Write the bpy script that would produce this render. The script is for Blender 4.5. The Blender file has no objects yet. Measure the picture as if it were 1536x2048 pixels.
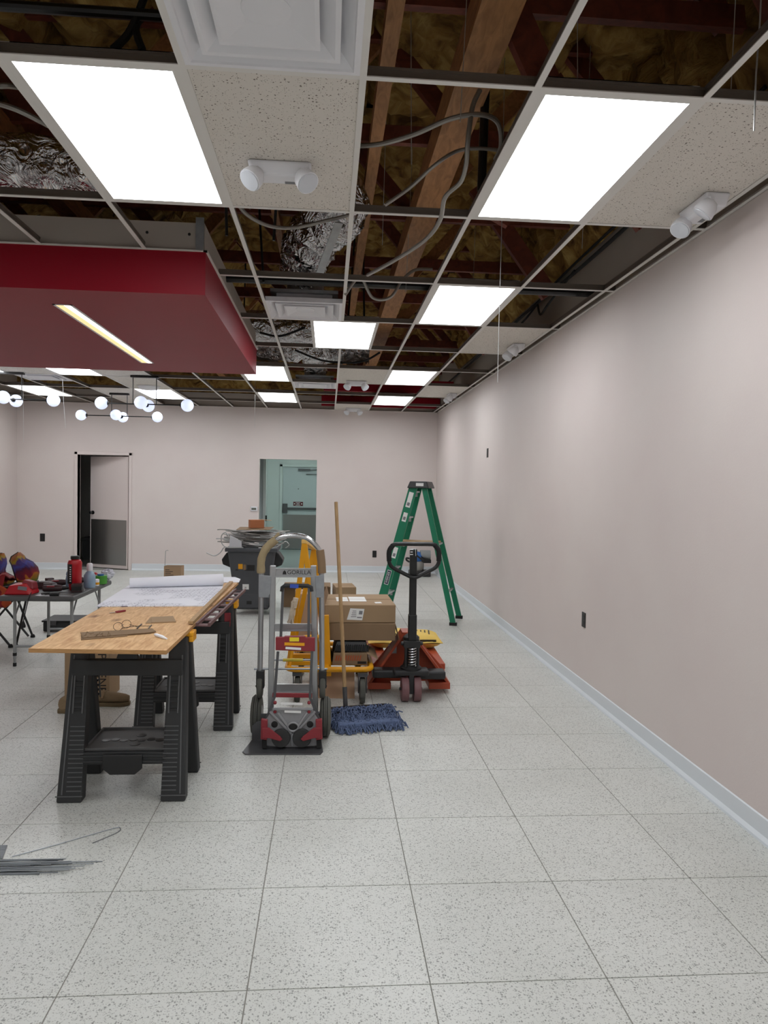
import bpy, math, random
import numpy as np
from mathutils import Vector, Matrix
random.seed(7)
SC = bpy.context.scene
COL = SC.collection

# ---------------------------------------------------------------- camera
F_PX = 1443.75; CAM_H = 1.5646; H = 2.9746        # focal length (px of 1536x2048), eye height, ceiling height
P_, Y_, R_ = .0333, .0775, .0194                  # pitch, yaw, roll
def _rot():
    cx, sx = math.cos(P_), math.sin(P_); cy, sy = math.cos(Y_), math.sin(Y_); cr, sr = math.cos(R_), math.sin(R_)
    return (np.array([[cr,-sr,0],[sr,cr,0],[0,0,1]]) @ np.array([[1,0,0],[0,cx,-sx],[0,sx,cx]])
            @ np.array([[1.,0,0],[0,0,-1],[0,1,0]]) @ np.array([[cy,-sy,0],[sy,cy,0],[0,0,1]]))
RM = _rot()
cd = bpy.data.cameras.new('camera'); cam = bpy.data.objects.new('camera', cd); COL.objects.link(cam)
cd.sensor_fit = 'VERTICAL'; cd.sensor_height = 36; cd.lens = 36*F_PX/2048
cd.clip_start = .05; cd.clip_end = 100
M = Matrix.Identity(4)
for k in range(3):
    M[k][0] = RM[0][k]; M[k][1] = -RM[1][k]; M[k][2] = -RM[2][k]
M[2][3] = CAM_H
cam.matrix_world = M
SC.camera = cam
# ---------------------------------------------------------------- world, exposure
w = bpy.data.worlds.new('world'); SC.world = w; w.use_nodes = True
w.node_tree.nodes['Background'].inputs[0].default_value = (.55, .6, .66, 1)
w.node_tree.nodes['Background'].inputs[1].default_value = 0.
SC.view_settings.view_transform = 'Standard'; SC.view_settings.look = 'None'
SC.view_settings.exposure = 0.74; SC.view_settings.gamma = 1.0
SC.view_settings.use_curve_mapping = False
PANEL_STRENGTH = 6.0

# ---------------------------------------------------------------- pixel helpers (a pixel gives a direction, the plane the distance)
def ray(u, v): return RM.T @ np.array([(u-768)/F_PX, (v-1024)/F_PX, 1.])
def pz(u, v, z=0.):
    d = ray(u, v); t = (z-CAM_H)/d[2]; return Vector((d[0]*t, d[1]*t, z))
def at(u, v, Y):
    d = ray(u, v); t = Y/d[1]; return Vector((d[0]*t, Y, CAM_H+d[2]*t))
def ax(u, v, X):
    d = ray(u, v); t = X/d[0]; return Vector((X, d[1]*t, CAM_H+d[2]*t))

# ---------------------------------------------------------------- materials
MATS = {}
def lin(c): return tuple(((x/255)/12.92 if x/255 <= .04045 else ((x/255+.055)/1.055)**2.4) for x in c)
def mat(name, col, rough=.6, metal=0., bump=0., bscale=60., vary=0., vscale=3., spec=.5, emit=None, estr=0., coat=0.):
    """principled material with optional noise colour variation and noise bump; col is sRGB 0-255"""
    if name in MATS: return MATS[name]
    m = bpy.data.materials.new(name); m.use_nodes = True; nt = m.node_tree; b = nt.nodes['Principled BSDF']
    c = lin(col)+(1,)
    b.inputs['Base Color'].default_value = c; b.inputs['Roughness'].default_value = rough
    b.inputs['Metallic'].default_value = metal; b.inputs['Specular IOR Level'].default_value = spec
    b.inputs['Coat Weight'].default_value = coat
    if emit: b.inputs['Emission Color'].default_value = lin(emit)+(1,); b.inputs['Emission Strength'].default_value = estr
    if vary or bump:
        tc = nt.nodes.new('ShaderNodeNewGeometry')
    if vary:
        n = nt.nodes.new('ShaderNodeTexNoise'); n.inputs['Scale'].default_value = vscale; n.inputs['Detail'].default_value = 5
        nt.links.new(tc.outputs['Position'], n.inputs['Vector'])
        mx = nt.nodes.new('ShaderNodeMix'); mx.data_type = 'RGBA'
        mx.inputs[6].default_value = tuple(x*(1-vary) for x in c[:3])+(1,); mx.inputs[7].default_value = tuple(min(1, x*(1+vary)) for x in c[:3])+(1,)
        nt.links.new(n.outputs['Fac'], mx.inputs[0]); nt.links.new(mx.outputs[2], b.inputs['Base Color'])
    if bump:
        n2 = nt.nodes.new('ShaderNodeTexNoise'); n2.inputs['Scale'].default_value = bscale; n2.inputs['Detail'].default_value = 4
        nt.links.new(tc.outputs['Position'], n2.inputs['Vector'])
        bp = nt.nodes.new('ShaderNodeBump'); bp.inputs['Strength'].default_value = bump; bp.inputs['Distance'].default_value = .01
        nt.links.new(n2.outputs['Fac'], bp.inputs['Height']); nt.links.new(bp.outputs['Normal'], b.inputs['Normal'])
    MATS[name] = m
    return m
def ramp(nt, fac, stops):
    r = nt.nodes.new('ShaderNodeValToRGB'); e = r.color_ramp.elements
    while len(e) < len(stops): e.new(.5)
    for k, (p, c) in enumerate(stops): e[k].position = p; e[k].color = (c+(1,)) if len(c) == 3 else c
    nt.links.new(fac, r.inputs[0]); return r.outputs[0]
def pos(nt, scale=(1,1,1)):
    g = nt.nodes.new('ShaderNodeNewGeometry'); mp = nt.nodes.new('ShaderNodeMapping'); mp.inputs['Scale'].default_value = scale
    nt.links.new(g.outputs['Position'], mp.inputs['Vector']); return mp.outputs[0]
def mul(nt, a, b, fac=1.):
    mx = nt.nodes.new('ShaderNodeMix'); mx.data_type = 'RGBA'; mx.blend_type = 'MULTIPLY'; mx.inputs[0].default_value = fac
    nt.links.new(a, mx.inputs[6]); nt.links.new(b, mx.inputs[7]); return mx.outputs[2]

def m_terrazzo():
    m = mat('terrazzo', (205, 206, 200), .38, spec=.4); nt = m.node_tree; b = nt.nodes['Principled BSDF']
    p = pos(nt)
    nz = nt.nodes.new('ShaderNodeTexNoise'); nz.inputs['Scale'].default_value = 90; nt.links.new(p, nz.inputs['Vector'])
    va = nt.nodes.new('ShaderNodeVectorMath'); va.operation = 'MULTIPLY_ADD'; va.inputs[1].default_value = (.012,)*3
    nt.links.new(nz.outputs['Color'], va.inputs[0]); nt.links.new(p, va.inputs[2])
    out = None
    for sc, th, dark in ((125, .42, .42), (230, .45, .58)):
        v = nt.nodes.new('ShaderNodeTexVoronoi'); v.inputs['Scale'].default_value = sc; v.inputs['Randomness'].default_value = 1
        nt.links.new(va.outputs[0], v.inputs['Vector'])
        sep = nt.nodes.new('ShaderNodeSeparateColor'); nt.links.new(v.outputs['Color'], sep.inputs[0])
        cell = ramp(nt, sep.outputs[0], [(.0, (dark,)*3), (.27, (.5*dark+.4,)*3), (.33, (1,1,1)), (1, (1,1,1))])
        inn = nt.nodes.new('ShaderNodeMath'); inn.operation = 'LESS_THAN'; inn.inputs[1].default_value = th
        nt.links.new(v.outputs['Distance'], inn.inputs[0])
        mx = nt.nodes.new('ShaderNodeMix'); mx.data_type = 'RGBA'; mx.inputs[6].default_value = (1,1,1,1)
        nt.links.new(inn.outputs[0], mx.inputs[0]); nt.links.new(cell, mx.inputs[7])
        out = mx.outputs[2] if out is None else mul(nt, out, mx.outputs[2])
    n = nt.nodes.new('ShaderNodeTexNoise'); n.inputs['Scale'].default_value = 1.3; n.inputs['Detail'].default_value = 6; nt.links.new(p, n.inputs['Vector'])
    base = ramp(nt, n.outputs['Fac'], [(.3, lin((196, 197, 191))), (.7, lin((210, 211, 206)))])
    oi = nt.nodes.new('ShaderNodeObjectInfo')
    tone = ramp(nt, oi.outputs['Random'], [(0, (.96,.96,.96)), (1, (1,1,1))])
    nt.links.new(mul(nt, mul(nt, base, out), tone), b.inputs['Base Color'])
    return m
def m_wall():
    m = mat('wall_paint', (205, 192, 188), .55, spec=.35); nt = m.node_tree; b = nt.nodes['Principled BSDF']
    p = pos(nt)
    n = nt.nodes.new('ShaderNodeTexNoise'); n.inputs['Scale'].default_value = 1.1; n.inputs['Detail'].default_value = 6; nt.links.new(p, n.inputs['Vector'])
    nt.links.new(ramp(nt, n.outputs['Fac'], [(.3, lin((208, 196, 192))), (.7, lin((213, 203, 198)))]), b.inputs['Base Color'])
    n2 = nt.nodes.new('ShaderNodeTexNoise'); n2.inputs['Scale'].default_value = 140; n2.inputs['Detail'].default_value = 3; nt.links.new(p, n2.inputs['Vector'])
    bp = nt.nodes.new('ShaderNodeBump'); bp.inputs['Strength'].default_value = .12; bp.inputs['Distance'].default_value = .004
    nt.links.new(n2.outputs['Fac'], bp.inputs['Height']); nt.links.new(bp.outputs['Normal'], b.inputs['Normal'])
    return m
def m_tile():
    m = mat('acoustic_tile', (200, 194, 188), .9, spec=.2); nt = m.node_tree; b = nt.nodes['Principled BSDF']
    p = pos(nt); out = None
    for sc, th in ((75, .3), (140, .27)):
        v = nt.nodes.new('ShaderNodeTexVoronoi'); v.inputs['Scale'].default_value = sc; nt.links.new(p, v.inputs['Vector'])
        sep = nt.nodes.new('ShaderNodeSeparateColor'); nt.links.new(v.outputs['Color'], sep.inputs[0])
        a = nt.nodes.new('ShaderNodeMath'); a.operation = 'MULTIPLY'; a.inputs[1].default_value = th; nt.links.new(sep.outputs[0], a.inputs[0])
        l = nt.nodes.new('ShaderNodeMath'); l.operation = 'LESS_THAN'; nt.links.new(v.outputs['Distance'], l.inputs[0]); nt.links.new(a.outputs[0], l.inputs[1])
        r = ramp(nt, l.outputs[0], [(0, (1,1,1)), (1, (.3,.28,.26))])
        out = r if out is None else mul(nt, out, r)
    base = nt.nodes.new('ShaderNodeRGB'); base.outputs[0].default_value = lin((214, 208, 200))+(1,)
    nt.links.new(mul(nt, base.outputs[0], out), b.inputs['Base Color'])
    return m
def m_wood(name, c1, c2, axis=(1,1,1), knots=False, rough=.6):
    """stretched-noise grain between two sRGB colours; axis scales the grain"""
    m = mat(name, c1, rough); nt = m.node_tree; b = nt.nodes['Principled BSDF']
    p = pos(nt, axis)
    n = nt.nodes.new('ShaderNodeTexNoise'); n.inputs['Scale'].default_value = 6; n.inputs['Detail'].default_value = 8; n.inputs['Distortion'].default_value = 1.2
    nt.links.new(p, n.inputs['Vector'])
    o = ramp(nt, n.outputs['Fac'], [(.3, lin(c1)), (.7, lin(c2))])
    if knots:
        v = nt.nodes.new('ShaderNodeTexVoronoi'); v.inputs['Scale'].default_value = 4.5; nt.links.new(pos(nt, (1.4, .7, 1)), v.inputs['Vector'])
        k = ramp(nt, v.outputs['Distance'], [(.02, lin((120, 78, 54))), (.2, (1,1,1))])
        o = mul(nt, o, k, .9)
    nt.links.new(o, b.inputs['Base Color'])
    return m
def m_foil():
    m = mat('foil', (214, 214, 216), .14, 1.); nt = m.node_tree; b = nt.nodes['Principled BSDF']
    p = pos(nt)
    v = nt.nodes.new('ShaderNodeTexVoronoi'); v.inputs['Scale'].default_value = 9; nt.links.new(p, v.inputs['Vector'])
    n = nt.nodes.new('ShaderNodeTexNoise'); n.inputs['Scale'].default_value = 8; n.inputs['Detail'].default_value = 2; n.inputs['Distortion'].default_value = 4
    nt.links.new(p, n.inputs['Vector'])
    ad = nt.nodes.new('ShaderNodeMath'); nt.links.new(v.outputs['Distance'], ad.inputs[0]); nt.links.new(n.outputs['Fac'], ad.inputs[1])
    bp = nt.nodes.new('ShaderNodeBump'); bp.inputs['Strength'].default_value = .9; bp.inputs['Distance'].default_value = .07
    nt.links.new(ad.outputs[0], bp.inputs['Height']); nt.links.new(bp.outputs['Normal'], b.inputs['Normal'])
    return m
def m_insul():
    m = mat('fiberglass', (176, 150, 88), .95, spec=.1); nt = m.node_tree; b = nt.nodes['Principled BSDF']
    p = pos(nt)
    n = nt.nodes.new('ShaderNodeTexNoise'); n.inputs['Scale'].default_value = 5; n.inputs['Detail'].default_value = 8; n.inputs['Distortion'].default_value = 1; nt.links.new(p, n.inputs['Vector'])
    nt.links.new(ramp(nt, n.outputs['Fac'], [(.3, lin((84, 58, 34))), (.5, lin((150, 118, 66))), (.74, lin((196, 168, 104)))]), b.inputs['Base Color'])
    bp = nt.nodes.new('ShaderNodeBump'); bp.inputs['Strength'].default_value = 1; bp.inputs['Distance'].default_value = .08
    nt.links.new(n.outputs['Fac'], bp.inputs['Height']); nt.links.new(bp.outputs['Normal'], b.inputs['Normal'])
    return m
def m_plan():
    """white paper with printed plan lines"""
    m = mat('plan_paper', (232, 233, 240), .7); nt = m.node_tree; b = nt.nodes['Principled BSDF']
    p = pos(nt)
    n = nt.nodes.new('ShaderNodeTexNoise'); n.inputs['Scale'].default_value = 3.2; nt.links.new(p, n.inputs['Vector'])
    msk = ramp(nt, n.outputs['Fac'], [(.5, (0,0,0)), (.56, (1,1,1))])
    br = nt.nodes.new('ShaderNodeTexBrick'); br.inputs['Scale'].default_value = 9; br.inputs['Mortar Size'].default_value = .012
    br.inputs['Color1'].default_value = br.inputs['Color2'].default_value = (1,1,1,1); br.inputs['Mortar'].default_value = (.25,.25,.3,1); nt.links.new(p, br.inputs['Vector'])
    v = nt.nodes.new('ShaderNodeTexVoronoi'); v.feature = 'DISTANCE_TO_EDGE'; v.distance = 'EUCLIDEAN'; v.inputs['Scale'].default_value = 22; nt.links.new(p, v.inputs['Vector'])
    l = ramp(nt, v.outputs['Distance'], [(.02, (.35,.35,.4)), (.05, (1,1,1))])
    mx = nt.nodes.new('ShaderNodeMix'); mx.data_type = 'RGBA'; mx.inputs[6].default_value = (1,1,1,1)
    nt.links.new(msk, mx.inputs[0]); nt.links.new(mul(nt, br.outputs[0], l, .6), mx.inputs[7])
    base = nt.nodes.new('ShaderNodeRGB'); base.outputs[0].default_value = lin((232, 233, 240))+(1,)
    nt.links.new(mul(nt, base.outputs[0], mx.outputs[2]), b.inputs['Base Color'])
    return m
def m_tiedye():
    m = mat('tie_dye', (120, 60, 60), .8); nt = m.node_tree; b = nt.nodes['Principled BSDF']
    tc = nt.nodes.new('ShaderNodeTexCoord')
    n = nt.nodes.new('ShaderNodeTexNoise'); n.inputs['Scale'].default_value = 4; nt.links.new(tc.outputs['Generated'], n.inputs['Vector'])
    sp = nt.nodes.new('ShaderNodeSeparateXYZ'); nt.links.new(tc.outputs['Generated'], sp.inputs[0])
    a = nt.nodes.new('ShaderNodeMath'); a.operation = 'MULTIPLY_ADD'; a.inputs[1].default_value = 0.5; nt.links.new(n.outputs['Fac'], a.inputs[0]); nt.links.new(sp.outputs[2], a.inputs[2])
    s2 = nt.nodes.new('ShaderNodeMath'); s2.operation = 'MULTIPLY_ADD'; s2.inputs[1].default_value = -.45; nt.links.new(sp.outputs[0], s2.inputs[0]); nt.links.new(a.outputs[0], s2.inputs[2])
    r = ramp(nt, s2.outputs[0], [(.02, lin((96, 110, 24))), (.2, lin((176, 98, 20))), (.24, lin((120, 12, 34))), (.45, lin((70, 10, 46))), (.62, lin((62, 66, 140))), (.8, lin((74, 44, 96))), (.9, lin((150, 126, 24))), (1, lin((150, 84, 28)))])
    nt.links.new(r, b.inputs['Base Color'])
    return m

# ---------------------------------------------------------------- mesh builder
class MB:
    def __init__(s): s.v = []; s.f = []; s.mi = []; s.cur = 0
    def _add(s, vs, fs):
        o = len(s.v); s.v += [tuple(p) for p in vs]; s.f += [tuple(i+o for i in f) for f in fs]; s.mi += [s.cur]*len(fs); return s
    def m(s, i): s.cur = i; return s
    def hexa(s, b, t):
        return s._add(list(b)+list(t), [(3,2,1,0),(4,5,6,7),(0,1,5,4),(1,2,6,5),(2,3,7,6),(3,0,4,7)])
    def box(s, a, b):
        x0, x1 = sorted((a[0], b[0])); y0, y1 = sorted((a[1], b[1])); z0, z1 = sorted((a[2], b[2]))
        return s.hexa([(x0,y0,z0),(x1,y0,z0),(x1,y1,z0),(x0,y1,z0)], [(x0,y0,z1),(x1,y0,z1),(x1,y1,z1),(x0,y1,z1)])
    def cbox(s, c, size, rz=0., rx=0., ry=0.):
        R = Matrix.Rotation(rz, 3, 'Z') @ Matrix.Rotation(ry, 3, 'Y') @ Matrix.Rotation(rx, 3, 'X'); c = Vector(c); h = [q/2 for q in size]
        P = lambda x, y, z: c + R @ Vector((x*h[0], y*h[1], z*h[2]))
        return s.hexa([P(-1,-1,-1),P(1,-1,-1),P(1,1,-1),P(-1,1,-1)], [P(-1,-1,1),P(1,-1,1),P(1,1,1),P(-1,1,1)])
    def bar(s, p, q, w, h=None, up=(0,0,1), w2=None, h2=None):
        p = Vector(p); q = Vector(q); h = w if h is None else h; w2 = w if w2 is None else w2; h2 = h if h2 is None else h2
        d = (q-p).normalized(); up = Vector(up)
        if abs(d.dot(up)) > .98: up = Vector((0,1,0)) if abs(d.y) < .9 else Vector((1,0,0))
        r = d.cross(up).normalized(); u = r.cross(d).normalized()
        A = lambda c, w, h: [c-r*w/2-u*h/2, c+r*w/2-u*h/2, c+r*w/2+u*h/2, c-r*w/2+u*h/2]
        return s.hexa(A(p, w, h), A(q, w2, h2))
    def tube(s, pts, r, n=8, caps=True, closed=False):
        pts = [Vector(p) for p in pts]; N = len(pts); rs = r if isinstance(r, (list, tuple)) else [r]*N
        tang = []
        for i in range(N):
            a = pts[(i-1) % N] if (closed or i > 0) else pts[i]; b = pts[(i+1) % N] if (closed or i < N-1) else pts[i]
            t = (b-a); tang.append(t.normalized() if t.length > 1e-9 else Vector((0,0,1)))
        nrm = tang[0].orthogonal().normalized(); vs = []
        for i in range(N):
            if i: nrm = (nrm - tang[i]*nrm.dot(tang[i])); nrm = nrm.normalized() if nrm.length > 1e-6 else tang[i].orthogonal().normalized()
            bn = tang[i].cross(nrm)
            for k in range(n):
                a = 2*math.pi*k/n; vs.append(pts[i] + (nrm*math.cos(a)+bn*math.sin(a))*rs[i])
        fs = []
        for i in range(N if closed else N-1):
            j = (i+1) % N
            for k in range(n): fs.append((i*n+k, i*n+(k+1) % n, j*n+(k+1) % n, j*n+k))
        if caps and not closed: fs += [tuple(range(n))[::-1], tuple((N-1)*n+k for k in range(n))]
        return s._add(vs, fs)
    def cyl(s, p, q, r, n=16, r2=None): return s.tube([p, q], [r, r if r2 is None else r2], n)
    def lathe(s, prof, c, axis=(0,0,1), n=20):
        c = Vector(c); d = Vector(axis).normalized(); a = d.orthogonal().normalized(); b = d.cross(a); vs = []; fs = []
        for r, h in prof:
            for k in range(n):
                t = 2*math.pi*k/n; vs.append(c + d*h + (a*math.cos(t)+b*math.sin(t))*max(r, 1e-5))
        for i in range(len(prof)-1):
            for k in range(n): fs.append((i*n+k, i*n+(k+1) % n, (i+1)*n+(k+1) % n, (i+1)*n+k))
        fs += [tuple(range(n))[::-1], tuple((len(prof)-1)*n+k for k in range(n))]
        return s._add(vs, fs)
    def prism(s, poly, ext):
        poly = [Vector(p) for p in poly]; e = Vector(ext); n = len(poly)
        return s._add(poly+[p+e for p in poly], [tuple(range(n))[::-1], tuple(range(n, 2*n))]+[(k, (k+1) % n, n+(k+1) % n, n+k) for k in range(n)])
    def sphere(s, c, r, nu=16, nv=10, sc=(1,1,1)):
        c = Vector(c); vs = []; fs = []
        for j in range(nv+1):
            ph = math.pi*j/nv
            for k in range(nu):
                t = 2*math.pi*k/nu; vs.append(c+Vector((r*sc[0]*math.sin(ph)*math.cos(t), r*sc[1]*math.sin(ph)*math.sin(t), r*sc[2]*math.cos(ph))))
        for j in range(nv):
            for k in range(nu): fs.append((j*nu+k, j*nu+(k+1) % nu, (j+1)*nu+(k+1) % nu, (j+1)*nu+k))
        return s._add(vs, fs)
    def sqring(s, prof, c):
        """square lathe about a vertical axis: profile of (half side, z)"""
        vs = []; fs = []
        for h, z in prof:
            for sx, sy in ((-1,-1),(1,-1),(1,1),(-1,1)): vs.append((c[0]+sx*h, c[1]+sy*h, c[2]+z))
        for i in range(len(prof)-1):
            for k in range(4): fs.append((i*4+k, i*4+(k+1) % 4, (i+1)*4+(k+1) % 4, (i+1)*4+k))
        fs.append(tuple((len(prof)-1)*4+k for k in range(4)))
        return s._add(vs, fs)
    def build(s, name, mats, parent=None, smooth=False, bevel=0., seg=2, base=False):
        V = np.array(s.v, dtype=float); c = (V.min(0)+V.max(0))/2
        if parent is None or base: c[2] = V[:, 2].min()
        me = bpy.data.meshes.new(name); me.from_pydata([tuple(p) for p in V-c], [], s.f)
        for q in (mats if isinstance(mats, (list, tuple)) else [mats]): me.materials.append(q)
        if any(s.mi): me.polygons.foreach_set('material_index', s.mi)
        if smooth: me.polygons.foreach_set('use_smooth', [True]*len(me.polygons)); me.set_sharp_from_angle(angle=.7)
        me.update()
        import bmesh
        bm = bmesh.new(); bm.from_mesh(me); bmesh.ops.recalc_face_normals(bm, faces=bm.faces); bm.to_mesh(me); bm.free()
        return link(name, me, c, parent, bevel, seg)
def link(name, me, loc, parent=None, bevel=0., seg=2):
    o = bpy.data.objects.new(name, me); COL.objects.link(o); o.location = loc
    if parent is not None:
        o.parent = parent; o.matrix_parent_inverse = Matrix.Translation(-world_loc(parent))
    if bevel:
        b = o.modifiers.new('bevel', 'BEVEL'); b.width = bevel; b.segments = seg; b.limit_method = 'ANGLE'; b.angle_limit = .6
    return o
def world_loc(o):
    return Vector(o['wl']) if 'wl' in o else Vector(o.location)
def part(name, mats, parent, fn, **kw):
    mb = MB(); fn(mb); return mb.build(name, mats, parent, **kw)
def thing(name, label, cat, loc, group=None):
    o = bpy.data.objects.new(name, None); COL.objects.link(o); o.location = loc; o.empty_display_size = .1
    return tag(o, label, cat, group)
def tag(o, label, cat, group=None):
    o['label'] = label; o['category'] = cat
    if group: o['group'] = group
    return o
def struct(name, mats, fn, parent=None, **kw):
    o = part(name, mats, parent, fn, **kw)
    if parent is None: o['kind'] = 'structure'
    return o
def copy_tree(o, offset, parent=None):
    c = o.copy(); COL.objects.link(c); c.parent = parent
    if parent is None: c.location = Vector(o.location)+Vector(offset)
    for ch in o.children: copy_tree(ch, offset, c)
    return c
def text(s, size, origin, right, up, mt, parent, name='lettering', align='CENTER', ext=.0006):
    cu = bpy.data.curves.new('t', 'FONT'); cu.body = s; cu.size = size; cu.align_x = align; cu.align_y = 'CENTER'; cu.extrude = ext
    t = bpy.data.objects.new('t', cu); COL.objects.link(t); bpy.context.view_layer.update()
    me = bpy.data.meshes.new_from_object(t.evaluated_get(bpy.context.evaluated_depsgraph_get()))
    bpy.data.objects.remove(t)
    r = Vector(right).normalized(); u = Vector(up).normalized(); n = r.cross(u); o_ = Vector(origin)
    vs = [r*v.co.x+u*v.co.y+n*v.co.z for v in me.vertices]
    for v, p in zip(me.vertices, vs): v.co = p
    me.materials.clear(); me.materials.append(mt)
    return link(name, me, o_, parent)
def arc(c, r, a0, a1, n, plane='xz'):
    out = []
    for i in range(n+1):
        a = a0+(a1-a0)*i/n
        out.append(Vector(c)+(Vector((r*math.cos(a), 0, r*math.sin(a))) if plane == 'xz' else Vector((r*math.cos(a), r*math.sin(a), 0)) if plane == 'xy' else Vector((0, r*math.cos(a), r*math.sin(a)))))
    return out
def smooth_path(pts, n=6):
    """Catmull-Rom through points"""
    pts = [Vector(p) for p in pts]; out = []
    for i in range(len(pts)-1):
        a = pts[max(i-1, 0)]; b = pts[i]; c = pts[i+1]; d = pts[min(i+2, len(pts)-1)]
        for k in range(n):
            t = k/n
            out.append(.5*((2*b)+(c-a)*t+(2*a-5*b+4*c-d)*t*t+(3*b-a-3*c+d)*t**3))
    return out+[pts[-1]]
# ================================================================ materials used throughout
TERR = m_terrazzo(); WALL = m_wall(); ATILE = m_tile(); FOIL = m_foil(); INSUL = m_insul(); PLAN = m_plan(); TIEDYE = m_tiedye()
GROUT = mat('grout', (136, 134, 127), .85)
BASEB = mat('vinyl_base', (210, 215, 219), .45)
WHITE = mat('white_enamel', (214, 211, 206), .45)
FIXW = mat('white_plastic', (222, 222, 226), .4)
WEB = mat('shaded_galvanized_web', (120, 112, 104), .5, .6)  # galvanized tee webs, grey darkened to carry the shade above the grid
GYP = mat('gypsum_board', (168, 159, 150), .9, vary=.08, vscale=2)
RED = mat('red_paint', (134, 10, 30), .5, spec=.22, vary=.05, vscale=4, bump=.05, bscale=90)
BLACK = mat('black_plastic', (30, 30, 31), .5, vary=.25, vscale=14)
WORN = mat('worn_edge_plastic', (92, 93, 94), .7)
DUSTY = mat('dusty_black_plastic', (44, 45, 46), .6, vary=.3, vscale=9)
BLKM = mat('black_metal', (18, 18, 19), .35)
BLKP = mat('black_outlet_plastic', (20, 20, 20), .4)
ALU = mat('aluminium', (176, 178, 180), .36, .9, vary=.12, vscale=18)
STEEL = mat('galvanized_steel', (160, 164, 168), .42, .85, vary=.2, vscale=22)
CHROME = mat('bright_steel', (205, 206, 208), .2, 1.)
DKSTEEL = mat('dark_steel', (92, 92, 94), .42, .6, vary=.2, vscale=16)
RUBBER = mat('rubber', (84, 84, 78), .85, vary=.25, vscale=14)
BLKRUB = mat('black_rubber', (24, 24, 24), .8)
REDM = mat('red_metal', (132, 38, 46), .5, vary=.12, vscale=15)
YEL = mat('yellow_enamel', (226, 158, 12), .4, vary=.1, vscale=12)
ORG = mat('orange_enamel', (158, 64, 34), .45, vary=.2, vscale=9)
CARD = mat('cardboard', (154, 128, 98), .85, vary=.08, vscale=7)
CARD2 = mat('brown_cardboard', (130, 106, 80), .88, vary=.1, vscale=6)
CARDD = mat('cardboard_inside', (120, 90, 60), .9, vary=.1, vscale=8)
LABELW = mat('paper_label', (228, 228, 226), .7)
INK = mat('black_ink', (30, 28, 28), .7)
INKG = mat('grey_ink', (120, 120, 124), .7)
GREEN = mat('green_fiberglass', (12, 116, 84), .42, vary=.12, vscale=14)
LOGOINK = mat('logo_ink', (28, 42, 70), .6)
WOODH = m_wood('handle_wood', (156, 124, 84), (180, 148, 106), (8, 8, 1))
PLY = m_wood('plywood', (186, 138, 92), (226, 188, 138), (7, 1.1, 4), True)
PLYEDGE = m_wood('plywood_edge', (150, 104, 60), (205, 160, 104), (2, 2, 60))
TIMBER = m_wood('timber', (140, 96, 58), (178, 128, 82), (5, 1, 5))
DTIMBER = m_wood('dark_timber', (92, 42, 30), (122, 60, 42), (2, 5, 2))
YARN = mat('blue_yarn', (84, 98, 128), .95, vary=.35, vscale=40)
CABLE = mat('grey_cable', (168, 168, 166), .45, .5)
CONDUIT = mat('flex_conduit', (150, 146, 140), .45, .6)
GREYCAN = mat('grey_bin_plastic', (70, 72, 76), .6, vary=.12, vscale=9)
BROWNM = mat('brown_primer', (98, 68, 68), .5, vary=.12, vscale=20)
TAPE = mat('tan_tape', (152, 136, 104), .75, vary=.18, vscale=26)
HALLW = mat('hall_paint', (208, 214, 212), .5)
HALLD = mat('hall_door_paint', (188, 196, 198), .4)
STAINL = mat('stainless', (150, 150, 148), .3, .95, vary=.06, vscale=2)
REDP = mat('red_plastic', (176, 24, 34), .35)
GREYTAB = mat('grey_table_top', (82, 82, 82), .5, vary=.08, vscale=10)
LEGG = mat('grey_leg_paint', (150, 152, 152), .4, .3)
DOORP = mat('door_paint', (212, 200, 196), .45)
PAPER = mat('paper', (236, 237, 243), .7)

# ================================================================ room shell
XL, XR, YB, YF, ZR = -5.5, 1.99, 13.25, -4.5, 4.75      # left, right, far wall, wall behind the viewer, roof deck
TS = .5731; TX0 = -.2255; TY0 = 2.2109
# floor: slab (grout level) and tiles
floor = struct('floor', GROUT, lambda m: m.box((XL, YF, -.12), (XR, YB+.2, -.0025)))
g = .0022
tile_me = None; n_tile = 0; rest = MB()
i0 = math.floor((XL-TX0)/TS); i1 = math.ceil((XR-TX0)/TS); j0 = math.floor((YF-TY0)/TS); j1 = math.ceil((YB-TY0)/TS)
for j in range(j0, j1):
    for i in range(i0, i1):
        x0 = max(XL, TX0+i*TS+g); x1 = min(XR, TX0+(i+1)*TS-g); y0 = max(YF, TY0+j*TS+g); y1 = min(YB, TY0+(j+1)*TS-g)
        if x1-x0 < .02 or y1-y0 < .02: continue
        full = abs(x1-x0-TS+2*g) < 1e-4 and abs(y1-y0-TS+2*g) < 1e-4
        cx = (x0+x1)/2; cy = (y0+y1)/2
        inview = cy > 1.2 and -(.46*cy+.75) < cx < .62*cy+.6
        if not inview or n_tile >= 296:
            rest.box((x0, y0, -.01), (x1, y1, 0)); continue
        n_tile += 1
        if full and tile_me:
            link('tile', tile_me, (cx, cy, -.005), floor)
        else:
            o = part('tile', TERR, floor, lambda m: m.box((x0, y0, -.01), (x1, y1, 0)))
            if full: tile_me = o.data
o = rest.build('tile', TERR, floor); o['kind'] = 'stuff'

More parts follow.
